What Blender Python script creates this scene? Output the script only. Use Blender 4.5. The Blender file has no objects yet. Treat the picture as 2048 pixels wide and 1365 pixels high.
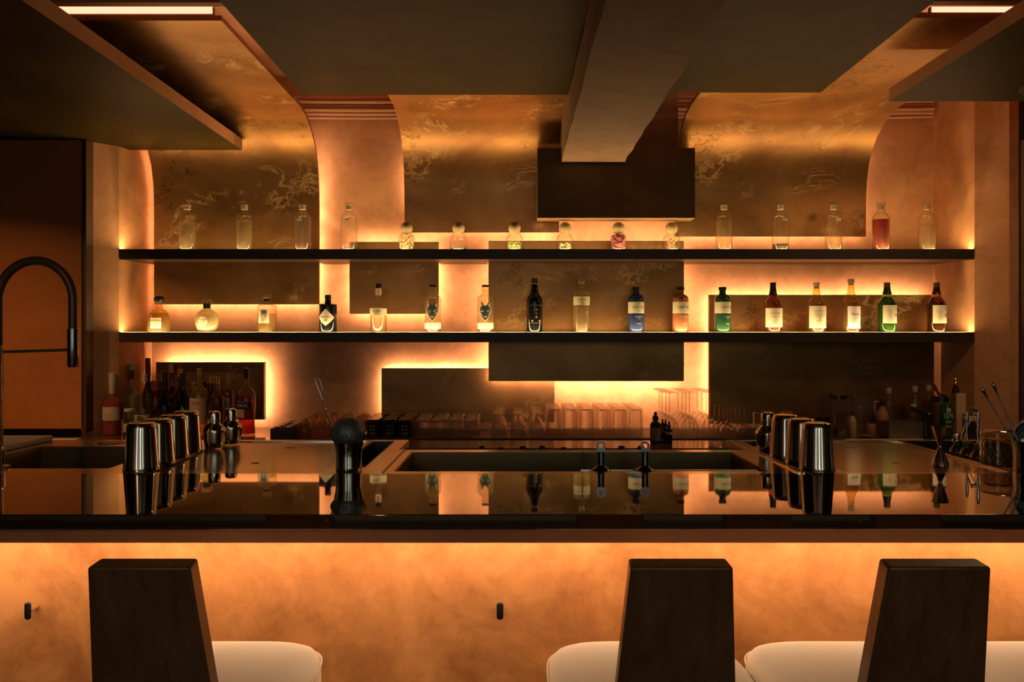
import bpy, bmesh, math, random
from mathutils import Vector, Matrix
random.seed(7)
PI = math.pi
sc = bpy.context.scene
COL = sc.collection
# ------------------------------------------------------------------ camera, world, exposure
CZ = 1.454            # eye height; the camera looks along +Y from (0,0,CZ)
F = 1640.0            # focal length in pixels of a 2048 px wide frame
VX, VY = 1030.0, 672.0
cam = bpy.data.objects.new('camera', bpy.data.cameras.new('camera'))
COL.objects.link(cam)
cam.location = (0, 0, CZ)
cam.rotation_euler = (PI / 2, 0, 0)
cam.data.sensor_width = 36.0
cam.data.lens = F / 2048 * 36.0
cam.data.shift_x = -(VX - 1024) / 2048
cam.data.shift_y = -(682.5 - VY) / 2048
cam.data.clip_start = 0.02
sc.camera = cam
w = bpy.data.worlds.new('world'); sc.world = w; w.use_nodes = True
w.node_tree.nodes['Background'].inputs[0].default_value = (0.40, 0.22, 0.08, 1)
w.node_tree.nodes['Background'].inputs[1].default_value = 0.012
sc.view_settings.view_transform = 'Standard'
sc.view_settings.look = 'None'
sc.view_settings.exposure = 0.0
sc.view_settings.gamma = 1.0
sc.view_settings.use_curve_mapping = False
sc.cycles.transparent_max_bounces = 64
sc.cycles.max_bounces = 10
sc.cycles.diffuse_bounces = 5
sc.cycles.glossy_bounces = 5
sc.cycles.transmission_bounces = 8
sc.cycles.caustics_reflective = False
sc.cycles.caustics_refractive = False
sc.cycles.sample_clamp_indirect = 4.0
sc.cycles.use_denoising = True
LEDC = (1.0, 0.585, 0.35)        # warm LED tape
E_HALO, E_SHELF, E_BAR, E_SLOT = 62.0, 78.0, 40.0, 1.4
SHELFC = (1.0, 0.64, 0.28)       # the shelf tape is a shade yellower

ll = bpy.data.lights.new('fill_light', 'AREA'); ll.shape = 'DISK'; ll.size = .09; ll.energy = 10  # added lamp out of view, brightens the cabinet front at far left
ll.color = (1.0, .52, .20); ll.spread = math.radians(120)
lo = bpy.data.objects.new('fill_light', ll); COL.objects.link(lo)
lo.location = (-3.0, 3.3, CZ + 1.10); lo.rotation_euler = (math.radians(12), 0, 0)
l3 = bpy.data.lights.new('aisle_fill_light', 'AREA'); l3.shape = 'DISK'; l3.size = .35; l3.energy = 6  # added lamp out of view, lifts the dark clutter at right
l3.color = (1.0, .55, .25)
o3 = bpy.data.objects.new('aisle_fill_light', l3); COL.objects.link(o3); o3.location = (2.45, 3.6, CZ + 1.10)
for k_, x_ in enumerate((-1.3, 1.5)):  # unseen lamps added behind the camera as warm ambient fill
    l2 = bpy.data.lights.new('room_fill_light', 'AREA'); l2.shape = 'DISK'; l2.size = .12; l2.energy = 21
    l2.color = (1.0, .60, .30)
    o2 = bpy.data.objects.new('room_fill_light', l2); COL.objects.link(o2); o2.location = (x_, -2.2, CZ + 1.60)
def PX(px, d): return (px - VX) * d / F
def PZ(py, d): return CZ + (VY - py) * d / F

# ------------------------------------------------------------------ helpers
def mk(name, verts, faces, mats=None, parent=None, smooth=None, mi=None):
    me = bpy.data.meshes.new(name)
    me.from_pydata([tuple(v) for v in verts], [], faces)
    me.validate()
    if mats is None: mats = []
    if not isinstance(mats, (list, tuple)): mats = [mats]
    for m in mats: me.materials.append(m)
    if mi:
        for p, i in zip(me.polygons, mi): p.material_index = i
    me.update()
    if smooth is not None:
        for p in me.polygons: p.use_smooth = True
        me.set_sharp_from_angle(angle=math.radians(smooth))
    o = bpy.data.objects.new(name, me)
    COL.objects.link(o)
    if parent is not None: o.parent = parent
    return o

class MB:
    def __init__(s): s.v = []; s.f = []
    def add(s, v, f, M=None):
        n = len(s.v)
        s.v += [(M @ Vector(p)) if M else Vector(p) for p in v]
        s.f += [tuple(i + n for i in q) for q in f]
        return s
    def box(s, x0, x1, y0, y1, z0, z1, M=None):
        v = [(x0,y0,z0),(x1,y0,z0),(x1,y1,z0),(x0,y1,z0),(x0,y0,z1),(x1,y0,z1),(x1,y1,z1),(x0,y1,z1)]
        return s.add(v, [(3,2,1,0),(4,5,6,7),(0,1,5,4),(1,2,6,5),(2,3,7,6),(3,0,4,7)], M)
    def lathe(s, prof, seg=32, M=None, sy=1.0, flute=None):
        v = []; f = []; n = len(prof)
        for i in range(seg):
            a = 2 * PI * i / seg
            for (r, z) in prof:
                rr = r * (flute(a, z) if flute else 1)
                v.append((rr * math.cos(a), rr * math.sin(a) * sy, z))
        for i in range(seg):
            j = (i + 1) % seg
            for k in range(n - 1):
                a, b, c, d = i*n+k, j*n+k, j*n+k+1, i*n+k+1
                if prof[k][0] < 1e-6 and prof[k+1][0] < 1e-6: continue
                if prof[k][0] < 1e-6: f.append((a, c, d))
                elif prof[k+1][0] < 1e-6: f.append((a, b, c))
                else: f.append((a, b, c, d))
        return s.add(v, f, M)
    def tube(s, pts, r, seg=10, caps=True):
        pts = [Vector(p) for p in pts]; n = len(pts)
        rs = r if isinstance(r, (list, tuple)) else [r] * n
        T = []
        for i in range(n):
            t = (pts[min(i+1, n-1)] - pts[max(i-1, 0)])
            T.append(t.normalized())
        up = Vector((0, 0, 1)) if abs(T[0].z) < .9 else Vector((1, 0, 0))
        nrm = (up - T[0] * up.dot(T[0])).normalized()
        v = []; f = []
        for i in range(n):
            nrm = (nrm - T[i] * nrm.dot(T[i])).normalized()
            b = T[i].cross(nrm)
            for k in range(seg):
                a = 2 * PI * k / seg
                v.append(pts[i] + (nrm * math.cos(a) + b * math.sin(a)) * rs[i])
        for i in range(n - 1):
            for k in range(seg):
                l = (k + 1) % seg
                f.append((i*seg+k, i*seg+l, (i+1)*seg+l, (i+1)*seg+k))
        if caps:
            f.append(tuple(range(seg - 1, -1, -1)))
            f.append(tuple((n-1)*seg + k for k in range(seg)))
        return s.add(v, f)
    def prism(s, poly, a0, a1, axis='y', M=None):
        """poly = list of (u, w); extruded along axis"""
        n = len(poly)
        def q(u, w, a):
            return {'x': (a, u, w), 'y': (u, a, w), 'z': (u, w, a)}[axis]
        v = [q(u, w, a0) for u, w in poly] + [q(u, w, a1) for u, w in poly]
        f = [tuple(range(n)), tuple(range(2*n-1, n-1, -1))]
        for i in range(n):
            j = (i + 1) % n
            f.append((i, i + n, j + n, j))
        return s.add(v, f, M)
    def out(s, name, m, parent=None, smooth=None, fix=True):
        o = mk(name, s.v, s.f, m, parent, smooth)
        if fix:
            bm = bmesh.new(); bm.from_mesh(o.data)
            bmesh.ops.recalc_face_normals(bm, faces=bm.faces)
            bm.to_mesh(o.data); bm.free()
        return o

def tag(o, label, cat, group=None, kind=None):
    if cat: o['kind'] = 'thing'
    if label: o['label'] = label
    if cat: o['category'] = cat
    if group: o['group'] = group
    if kind: o['kind'] = kind
    return o
def thing(name, label, cat, loc=(0, 0, 0), rz=0.0, group=None):
    o = bpy.data.objects.new(name, None); COL.objects.link(o)
    o.empty_display_size = .05
    o.location = loc; o.rotation_euler = (0, 0, rz)
    return tag(o, label, cat, group)
def struct(o): o['kind'] = 'structure'; return o
def copy_tree(o, parent=None):
    c = o.copy(); COL.objects.link(c); c.parent = parent
    for ch in list(o.children): copy_tree(ch, c)
    return c
def bevel(o, wd, seg=2, ang=35):
    m = o.modifiers.new('bevel', 'BEVEL'); m.width = wd; m.segments = seg
    m.limit_method = 'ANGLE'; m.angle_limit = math.radians(ang)
    for p in o.data.polygons: p.use_smooth = True
    o.data.set_sharp_from_angle(angle=math.radians(60))
    return o
ORD = ['first', 'second', 'third', 'fourth', 'fifth', 'sixth', 'seventh', 'eighth', 'ninth', 'tenth']

# ------------------------------------------------------------------ materials
def nm(name):
    m = bpy.data.materials.new(name); m.use_nodes = True
    nt = m.node_tree; b = nt.nodes['Principled BSDF']
    return m, nt, b
def L(nt, a, b): nt.links.new(a, b)
def simple(name, col, rough=.5, metal=0.0, spec=.5, **kw):
    m, nt, b = nm(name)
    b.inputs['Base Color'].default_value = (*col, 1)
    b.inputs['Roughness'].default_value = rough
    b.inputs['Metallic'].default_value = metal
    b.inputs['Specular IOR Level'].default_value = spec
    for k, v in kw.items(): b.inputs[k.replace('_', ' ')].default_value = v
    return m
def texco(nt, scale=(1, 1, 1)):
    t = nt.nodes.new('ShaderNodeTexCoord'); mp = nt.nodes.new('ShaderNodeMapping')
    mp.inputs['Scale'].default_value = scale
    L(nt, t.outputs['Object'], mp.inputs['Vector'])
    return mp.outputs['Vector']
def noise(nt, vec, scale, detail=6, rough=.55, dist=0.0):
    n = nt.nodes.new('ShaderNodeTexNoise')
    n.inputs['Scale'].default_value = scale; n.inputs['Detail'].default_value = detail
    n.inputs['Roughness'].default_value = rough; n.inputs['Distortion'].default_value = dist
    L(nt, vec, n.inputs['Vector']); return n.outputs['Fac']
def ramp(nt, fac, stops):
    r = nt.nodes.new('ShaderNodeValToRGB'); e = r.color_ramp.elements
    while len(e) < len(stops): e.new(.5)
    for i, (p, c) in enumerate(stops):
        e[i].position = p; e[i].color = (*c, 1) if len(c) == 3 else c
    L(nt, fac, r.inputs['Fac']); return r.outputs['Color']
def math_(nt, op, a, b=None):
    n = nt.nodes.new('ShaderNodeMath'); n.operation = op
    for i, x in enumerate((a, b)):
        if x is None: continue
        if isinstance(x, (int, float)): n.inputs[i].default_value = x
        else: L(nt, x, n.inputs[i])
    return n.outputs[0]
def mixc(nt, fac, a, b, mode='MIX'):
    n = nt.nodes.new('ShaderNodeMix'); n.data_type = 'RGBA'; n.blend_type = mode
    ins = [i for i in n.inputs if i.type == 'RGBA']
    if isinstance(fac, (int, float)): n.inputs[0].default_value = fac
    else: L(nt, fac, n.inputs[0])
    for s_, x in ((ins[0], a), (ins[1], b)):
        if isinstance(x, tuple): s_.default_value = (*x, 1)
        else: L(nt, x, s_)
    return [o for o in n.outputs if o.type == 'RGBA'][0]
def bump(nt, b, h, strength=.2, dist=.002):
    n = nt.nodes.new('ShaderNodeBump'); n.inputs['Strength'].default_value = strength
    n.inputs['Distance'].default_value = dist
    L(nt, h, n.inputs['Height']); L(nt, n.outputs['Normal'], b.inputs['Normal'])

def plaster(name, c0, c1, scale=2.2, rough=.62):
    m, nt, b = nm(name)
    v = texco(nt)
    f1 = noise(nt, v, scale, 8, .6, 1.2)
    f2 = noise(nt, v, scale * 9, 6, .65, .4)
    f = math_(nt, 'ADD', math_(nt, 'MULTIPLY', f1, .75), math_(nt, 'MULTIPLY', f2, .25))
    L(nt, ramp(nt, f, [(.36, c0), (.62, c1)]), b.inputs['Base Color'])
    b.inputs['Roughness'].default_value = rough
    b.inputs['Specular IOR Level'].default_value = .3
    bump(nt, b, f2, .12, .003)
    return m
M_WALL = plaster('terracotta plaster', (.50, .235, .10), (.75, .39, .185))
M_BARWALL = plaster('peach plaster', (.46, .195, .058), (.86, .420, .142), 3.0)
M_SOFFIT = plaster('ceiling void paint', (.52, .23, .11), (.64, .31, .15))
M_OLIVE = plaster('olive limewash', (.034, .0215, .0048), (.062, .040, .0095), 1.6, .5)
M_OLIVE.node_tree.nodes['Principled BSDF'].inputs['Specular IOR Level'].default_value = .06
M_ORANGE = plaster('rust orange lacquer', (.42, .13, .03), (.52, .18, .045), 1.4, .5)

def marble_metal(name):
    m, nt, b = nm(name)
    v = texco(nt, (1, 1, 1.5))
    big = noise(nt, v, 1.7, 8, .6, .6)
    # thin wandering veins
    n2 = nt.nodes.new('ShaderNodeTexNoise'); n2.inputs['Scale'].default_value = 3.4
    n2.inputs['Detail'].default_value = 9; n2.inputs['Roughness'].default_value = .68
    n2.inputs['Distortion'].default_value = 1.1
    L(nt, v, n2.inputs['Vector'])
    a = math_(nt, 'ABSOLUTE', math_(nt, 'SUBTRACT', n2.outputs['Fac'], .5))
    vein = ramp(nt, a, [(0.0, (1, 1, 1)), (.010, (.5, .5, .5)), (.030, (0, 0, 0))])
    patch = ramp(nt, noise(nt, v, 2.3, 3, .5), [(.5, (0, 0, 0)), (.62, (1, 1, 1))])
    vm = mixc(nt, 1.0, vein, patch, 'MULTIPLY')
    base = ramp(nt, big, [(.33, (.25, .115, .038)), (.66, (.48, .250, .088))])
    n3 = nt.nodes.new('ShaderNodeTexNoise'); n3.inputs['Scale'].default_value = 5.5
    n3.inputs['Detail'].default_value = 9; n3.inputs['Roughness'].default_value = .7; n3.inputs['Distortion'].default_value = .5
    L(nt, texco(nt, (1, 1, 1.3)), n3.inputs['Vector'])
    a3 = math_(nt, 'ABSOLUTE', math_(nt, 'SUBTRACT', n3.outputs['Fac'], .47))
    v3 = ramp(nt, a3, [(0.0, (1, 1, 1)), (.006, (.6, .6, .6)), (.020, (0, 0, 0))])
    p3 = ramp(nt, noise(nt, texco(nt, (1.1, 1.1, 1.1)), 1.9, 3, .5), [(.54, (0, 0, 0)), (.62, (1, 1, 1))])
    dark = mixc(nt, 1.0, v3, p3, 'MULTIPLY')
    c1 = mixc(nt, vm, base, (.62, .40, .17))
    L(nt, mixc(nt, dark, c1, (.06, .035, .012)), b.inputs['Base Color'])
    L(nt, math_(nt, 'SUBTRACT', .86, math_(nt, 'MULTIPLY', vm, .5)), b.inputs['Metallic'])
    rr = ramp(nt, vm, [(0, (.38, .38, .38)), (1, (.62, .62, .62))])
    L(nt, rr, b.inputs['Roughness'])
    bump(nt, b, big, .10, .004)
    return m
M_PANEL = marble_metal('bronze marbled plaster')

def concrete():
    m, nt, b = nm('painted concrete')
    v = texco(nt)
    f = noise(nt, v, 5, 8, .65)
    v2 = texco(nt, (1.2, 2.6, 1.2))
    n2 = nt.nodes.new('ShaderNodeTexNoise'); n2.inputs['Scale'].default_value = 1.6
    n2.inputs['Detail'].default_value = 8; n2.inputs['Roughness'].default_value = .6
    L(nt, v2, n2.inputs['Vector'])
    a = math_(nt, 'ABSOLUTE', math_(nt, 'SUBTRACT', n2.outputs['Fac'], .5))
    crack = ramp(nt, a, [(0, (1, 1, 1)), (.004, (0, 0, 0))])
    pits = ramp(nt, noise(nt, v, 22, 4, .6), [(.70, (0, 0, 0)), (.74, (1, 1, 1))])
    dk = mixc(nt, 1.0, crack, pits, 'ADD')
    base = ramp(nt, f, [(.3, (.155, .082, .036)), (.7, (.23, .128, .060))])
    L(nt, mixc(nt, dk, base, (.05, .03, .015)), b.inputs['Base Color'])
    b.inputs['Roughness'].default_value = .75
    bump(nt, b, f, .25, .004)
    return m
M_CONC = concrete()

def wood(name, c0, c1, rough=.38):
    m, nt, b = nm(name)
    v = texco(nt, (14, 14, 1.2))
    f = noise(nt, v, 2.4, 8, .6, .8)
    fine = noise(nt, texco(nt, (160, 160, 5)), 3, 3, .6)
    g = math_(nt, 'ADD', math_(nt, 'MULTIPLY', f, .65), math_(nt, 'MULTIPLY', fine, .35))
    L(nt, ramp(nt, g, [(.35, c0), (.65, c1)]), b.inputs['Base Color'])
    b.inputs['Roughness'].default_value = rough
    bump(nt, b, g, .12, .001)
    return m
M_CHAIR = wood('dark walnut', (.050, .026, .010), (.110, .062, .026))
M_SHELF = simple('dark bronze shelf', (.055, .030, .017), .45)

def stone():
    m, nt, b = nm('black speckled stone')
    v = texco(nt)
    vo = nt.nodes.new('ShaderNodeTexVoronoi'); vo.inputs['Scale'].default_value = 90
    L(nt, v, vo.inputs['Vector'])
    dot = ramp(nt, vo.outputs['Distance'], [(0, (1, 1, 1)), (.10, (1, 1, 1)), (.16, (0, 0, 0))])
    sel = ramp(nt, noise(nt, v, 40, 2, .5), [(.60, (0, 0, 0)), (.66, (1, 1, 1))])
    k = mixc(nt, 1.0, dot, sel, 'MULTIPLY')
    L(nt, mixc(nt, k, (.010, .009, .007), (.30, .26, .20)), b.inputs['Base Color'])
    b.inputs['Roughness'].default_value = .03
    b.inputs['IOR'].default_value = 1.75
    b.inputs['Coat Weight'].default_value = 1.0
    b.inputs['Coat Roughness'].default_value = .02
    b.inputs['Coat IOR'].default_value = 1.9
    return m
M_STONE = stone()
M_CTOP = simple('polished brown back counter', (.16, .10, .06), .10, 0.0, .6, Coat_Weight=.5)
M_CUPB = simple('dark cupboard', (.05, .03, .02), .5)
def brushed(name, col, rough, metal=1.0):
    m, nt, b = nm(name)
    v = texco(nt, (3, 60, 60))
    f = noise(nt, v, 4, 3, .5)
    L(nt, ramp(nt, f, [(.3, tuple(c * .88 for c in col)), (.7, col)]), b.inputs['Base Color'])
    b.inputs['Metallic'].default_value = metal
    b.inputs['Roughness'].default_value = rough
    return m
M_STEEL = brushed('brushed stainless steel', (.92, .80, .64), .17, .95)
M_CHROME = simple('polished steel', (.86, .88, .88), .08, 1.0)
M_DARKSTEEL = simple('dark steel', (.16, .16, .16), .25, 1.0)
def perforated():
    m, nt, b = nm('perforated stainless steel')
    t = nt.nodes.new('ShaderNodeTexCoord'); sp = nt.nodes.new('ShaderNodeSeparateXYZ')
    L(nt, t.outputs['Object'], sp.inputs[0])
    p = .0120
    u = math_(nt, 'DIVIDE', math_(nt, 'ADD', sp.outputs[0], sp.outputs[1]), p)
    v = math_(nt, 'DIVIDE', math_(nt, 'SUBTRACT', sp.outputs[0], sp.outputs[1]), p)
    fu = math_(nt, 'SUBTRACT', math_(nt, 'FRACT', u), .5)
    fv = math_(nt, 'SUBTRACT', math_(nt, 'FRACT', v), .5)
    d2 = math_(nt, 'ADD', math_(nt, 'MULTIPLY', fu, fu), math_(nt, 'MULTIPLY', fv, fv))
    hole = math_(nt, 'LESS_THAN', d2, .095)
    L(nt, mixc(nt, hole, (1.0, .88, .68), (.05, .03, .018)), b.inputs['Base Color'])
    b.inputs['Metallic'].default_value = .95
    L(nt, math_(nt, 'ADD', math_(nt, 'MULTIPLY', hole, .3), .15), b.inputs['Roughness'])
    return m
M_PERF = perforated()
def hammered():
    m, nt, b = nm('hammered steel')
    b.inputs['Base Color'].default_value = (.50, .52, .48, 1)
    b.inputs['Metallic'].default_value = 1.0; b.inputs['Roughness'].default_value = .14
    vo = nt.nodes.new('ShaderNodeTexVoronoi'); vo.feature = 'SMOOTH_F1'; vo.inputs['Scale'].default_value = 130
    L(nt, texco(nt), vo.inputs['Vector'])
    bump(nt, b, vo.outputs['Distance'], .22, .0012)
    return m
M_HAMMER = hammered()
def wiremesh():
    m, nt, b = nm('fine wire mesh')
    b.inputs['Metallic'].default_value = .55; b.inputs['Roughness'].default_value = .35
    vo = nt.nodes.new('ShaderNodeTexVoronoi'); vo.inputs['Scale'].default_value = 420
    vo.inputs['Randomness'].default_value = .15
    L(nt, texco(nt), vo.inputs['Vector'])
    L(nt, ramp(nt, vo.outputs['Distance'], [(.25, (.55, .64, .68)), (.5, (.08, .10, .11))]), b.inputs['Base Color'])
    bump(nt, b, vo.outputs['Distance'], .7, .001)
    return m
M_MESH = wiremesh()
M_BLACK = simple('black plastic', (.010, .010, .010), .35)
M_RUBBER = simple('black rubber mat', (.030, .024, .020), .55)
M_HOSE = simple('dark bronze hose', (.13, .075, .038), .32, .3)
M_FABRIC = simple('cream boucle fabric', (.87, .85, .68), .95, 0, .2, Sheen_Weight=.3)
def _fab():
    nt = M_FABRIC.node_tree; b = nt.nodes['Principled BSDF']
    bump(nt, b, noise(nt, texco(nt), 420, 3, .6), .35, .002)
_fab()
M_WHITE = simple('white cutting board', (.78, .70, .58), .5)
M_CORK = simple('pale cork', (.62, .48, .30), .8)
M_BALL = simple('pale wood ball', (.34, .25, .12), .55)
M_PAPER = None
def paper(name, col, tr=.35):
    m, nt, b = nm(name)
    b.inputs['Base Color'].default_value = (*col, 1); b.inputs['Roughness'].default_value = .7
    t = nt.nodes.new('ShaderNodeBsdfTranslucent'); t.inputs[0].default_value = (*col, 1)
    mx = nt.nodes.new('ShaderNodeMixShader'); mx.inputs[0].default_value = tr
    L(nt, b.outputs[0], mx.inputs[1]); L(nt, t.outputs[0], mx.inputs[2])
    L(nt, mx.outputs[0], nt.nodes['Material Output'].inputs['Surface'])
    return m
M_PAPER = paper('cream label paper', (.86, .80, .58))
M_PAPER2 = paper('white label paper', (.92, .88, .80))
M_INK = simple('black ink', (.012, .010, .008), .6)
M_GOLDINK = simple('gold ink', (.55, .40, .14), .4, .6)
M_REDINK = simple('red ink', (.40, .04, .02), .6)
M_WHITEINK = simple('white ink', (.80, .78, .70), .5)

def glass(name, tint=(.97, .96, .93), edge=(.50, .44, .34), glow=None, gw=.12, refl=.85, base=.03, pw=3.5, rough=.03):
    """thin-walled glass: clear through the middle, reflecting and a little darker at grazing angles"""
    m = bpy.data.materials.new(name); m.use_nodes = True; nt = m.node_tree
    nt.nodes.clear()
    out = nt.nodes.new('ShaderNodeOutputMaterial')
    lw = nt.nodes.new('ShaderNodeLayerWeight'); lw.inputs['Blend'].default_value = .5
    f = lw.outputs['Facing']
    p3 = math_(nt, 'POWER', f, 2.5)
    tr = nt.nodes.new('ShaderNodeBsdfTransparent'); L(nt, mixc(nt, p3, tint, edge), tr.inputs[0])
    gl = nt.nodes.new('ShaderNodeBsdfGlossy'); gl.inputs['Roughness'].default_value = rough
    gl.inputs[0].default_value = (1, 1, 1, 1)
    fac = math_(nt, 'ADD', math_(nt, 'MULTIPLY', math_(nt, 'POWER', f, pw), refl), base)
    mx = nt.nodes.new('ShaderNodeMixShader'); L(nt, fac, mx.inputs[0])
    src = tr.outputs[0]
    if glow:
        tl = nt.nodes.new('ShaderNodeBsdfTranslucent'); tl.inputs[0].default_value = (*glow, 1)
        df = nt.nodes.new('ShaderNodeBsdfDiffuse'); df.inputs[0].default_value = (*glow, 1)
        m1 = nt.nodes.new('ShaderNodeMixShader'); m1.inputs[0].default_value = .5
        L(nt, tl.outputs[0], m1.inputs[1]); L(nt, df.outputs[0], m1.inputs[2])
        m2 = nt.nodes.new('ShaderNodeMixShader'); m2.inputs[0].default_value = gw
        L(nt, src, m2.inputs[1]); L(nt, m1.outputs[0], m2.inputs[2]); src = m2.outputs[0]
    L(nt, src, mx.inputs[1]); L(nt, gl.outputs[0], mx.inputs[2])
    L(nt, mx.outputs[0], out.inputs['Surface'])
    return m
M_GLASS = glass('clear glass', glow=(.9, .8, .5), gw=.035)
M_TUMB = glass('clear tumbler glass', tint=(.998, .997, .995), edge=(.92, .84, .76), glow=(1, .8, .6), gw=.018, refl=.80, base=.006, pw=2.6, rough=.05)
M_TBASE = glass('thick glass base', tint=(.97, .93, .88), edge=(.85, .70, .55), glow=(1, .82, .6), gw=.16, refl=.90, base=.08, pw=1.8, rough=.10)
M_FROST = glass('milky glass', tint=(.75, .70, .50), edge=(.6, .55, .35), glow=(.85, .80, .45), gw=.40)
M_LCLEAR = glass('clear spirit', tint=(.96, .93, .80), edge=(.75, .66, .42), glow=(.9, .8, .45), gw=.05)
M_LPALE = glass('pale gold spirit', tint=(.90, .78, .40), edge=(.6, .42, .14), glow=(.9, .75, .3), gw=.12)
M_LAMB = glass('amber whisky', tint=(.72, .36, .12), edge=(.35, .12, .03), glow=(.8, .4, .12), gw=.14)
M_LDAMB = glass('dark amber whisky', tint=(.42, .16, .05), edge=(.18, .06, .02), glow=(.5, .18, .06), gw=.12)
M_LRED = glass('red cordial', tint=(.55, .10, .06), edge=(.3, .04, .03), glow=(.75, .16, .10), gw=.25)
M_LPINK = glass('pink liqueur', tint=(.60, .12, .14), edge=(.4, .06, .06), glow=(.85, .20, .20), gw=.45)
M_LDARK = glass('dark bitters', tint=(.05, .02, .01), edge=(.03, .01, .01), glow=(.10, .04, .02), gw=.4)
M_LGREEN = glass('green bottle glass', tint=(.18, .42, .10), edge=(.03, .08, .02), glow=(.20, .50, .10), gw=.16)
M_BROWNG = glass('brown bottle glass', tint=(.38, .15, .06), edge=(.10, .04, .02), glow=(.40, .16, .06), gw=.10)
M_BLACKG = simple('black bottle glass', (.006, .007, .008), .08, 0, .6)
M_DKG = glass('dark green bottle glass', tint=(.06, .07, .03), edge=(.02, .02, .01), glow=(.05, .05, .02), gw=.3)

def emis(name, col, s):
    m = bpy.data.materials.new(name); m.use_nodes = True; nt = m.node_tree; nt.nodes.clear()
    e = nt.nodes.new('ShaderNodeEmission'); e.inputs[0].default_value = (*col, 1); e.inputs[1].default_value = s
    o = nt.nodes.new('ShaderNodeOutputMaterial'); L(nt, e.outputs[0], o.inputs['Surface'])
    return m
_em = {}
def led_mat(s):
    k = round(s, 2)
    if k not in _em: _em[k] = emis('LED tape light', SHELFC if k == E_SHELF else LEDC, k)
    return _em[k]

def strip(name, pts_a, pts_b, s, parent):
    """emissive ribbon between two rails (lists of points)"""
    v = list(pts_a) + list(pts_b); n = len(pts_a)
    f = [(i, i + 1, n + i + 1, n + i) for i in range(n - 1)]
    return mk(name, v, f, led_mat(s), parent)
def lin(a, b, n): return [a + (b - a) * i / n for i in range(n + 1)]

# ------------------------------------------------------------------ the setting
WALLY = 5.14                      # plane of the back wall
struct(MB().box(-4.6, 4.6, -3.2, 5.4, -.1, 0).out('floor', simple('dark floor', (.05, .035, .025), .5)))
struct(MB().box(-4.6, 4.6, -3.2, 5.4, CZ + 1.62, CZ + 1.72).out('ceiling', M_SOFFIT))
struct(MB().box(-2.276, 2.62, WALLY, WALLY + .12, 0, CZ + 1.62).out('wall_back', M_WALL))
# side walls are folded: alcove cheek, then an oblique pilaster face
LW = [(-2.276, WALLY), (-2.318, 4.80), (-2.446, 4.67), (-2.446, 4.69)]
def wallpoly(name, pts, mat, z1=CZ + 1.62):
    return struct(MB().prism(pts, 0, z1, 'z').out(name, mat))
wallpoly('wall_left', [(-2.276, WALLY + .12), (-2.276, WALLY), (-2.318, 4.80), (-2.446, 4.67), (-2.47, 4.67), (-2.47, WALLY + .12)], M_WALL)
wallpoly('wall_right', [(2.62, WALLY + .12), (2.62, WALLY), (2.690, 4.80), (2.845, 4.72), (2.90, 4.72), (2.90, WALLY + .12)], M_WALL)
struct(MB().box(2.90, 4.6, 4.74, 4.86, 0, CZ + 1.62).out('wall_passage', simple('dark passage paint', (.06, .035, .022), .6)))
struct(MB().box(-4.6, -2.47, 4.72, 4.86, 0, CZ + 1.62).out('wall_cabinet', simple('dark recess paint', (.05, .03, .02), .6)))
struct(MB().box(-4.7, -4.6, -3.2, 5.4, 0, CZ + 1.62).out('wall_west', M_OLIVE))
struct(MB().box(4.6, 4.7, -3.2, 5.4, 0, CZ + 1.62).out('wall_east', M_OLIVE))
struct(MB().box(-4.6, 4.6, -3.3, -3.2, 0, CZ + 1.62).out('wall_front', simple('pale grey-green paint', (.58, .60, .56), .8)))
# tall glowing windows added behind the camera to glint on the shaker tins
for k, (wx, c, s) in enumerate(((-1.7, (.50, .75, .80), 2.4), (.55, (.60, .80, .95), 3.2), (2.5, (.40, .75, .50), 2.2))):
    wo = MB().box(wx - .15, wx + .15, -3.19, -3.17, .9, 2.55).out('added_window_%d' % (k + 1), emis('added window glow', c, s)); struct(wo)
    fr = MB().box(wx - .18, wx - .15, -3.195, -3.15, .87, 2.58).box(wx + .15, wx + .18, -3.195, -3.15, .87, 2.58).box(wx - .15, wx + .15, -3.195, -3.15, .87, .90).box(wx - .15, wx + .15, -3.195, -3.15, 2.55, 2.58)
    fr.out('added_window_frame', M_CUPB, wo)
# passage door far right
dr = struct(MB().box(2.93, 3.75, 4.70, 4.735, 0, 2.55).out('door_1', simple('dark door', (.035, .022, .015), .45)))
MB().box(2.905, 2.93, 4.66, 4.74, 0, PZ(280, 4.68)).out('door_frame', simple('bronze trim', (.16, .11, .07), .35, .6), dr)

# flush cabinet front at the far left
t = thing('flush_cabinet', 'large flush rust-orange cabinet front at far left behind the faucet', 'cabinet', (-3.5, 4.62, PZ(858, 4.62)))
MB().box(-1.05, PX(163, 4.62) + 3.5, 0, .03, 0, CZ + 1.105 - PZ(858, 4.62)).out('cabinet_door', M_ORANGE, t)
MB().box(PX(165.5, 4.62) + 3.5, PX(172, 4.62) + 3.5, .002, .095, -.02, CZ + 1.105 - PZ(858, 4.62)).out('side_panel', simple('dark bronze edge', (.07, .035, .018), .5), t)
# trim rings around the added fill lamps, all out of view
for lab, lx, ly, lz, rr_ in (('ring of an added fill lamp under the left ceiling slab, above the faucet aisle', -3.0, 3.3, CZ + 1.1095, .060), ('ring of an added fill lamp under the right ceiling slab', 2.45, 3.6, CZ + 1.1095, .185),
                        ('ring of an added ceiling fill lamp behind the stools, left one', -1.3, -2.2, CZ + 1.6195, .072), ('ring of an added ceiling fill lamp behind the stools, right one', 1.5, -2.2, CZ + 1.6195, .072)):
    t = thing('fill_light_ring', lab, 'light', (lx, ly, lz), 0, 'added fill lamps')
    MB().lathe([(rr_, 0), (rr_ + .018, 0), (rr_ + .018, -.004), (rr_, -.004), (rr_, 0)], 32).out('trim_ring', M_CUPB, t, 50)
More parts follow.
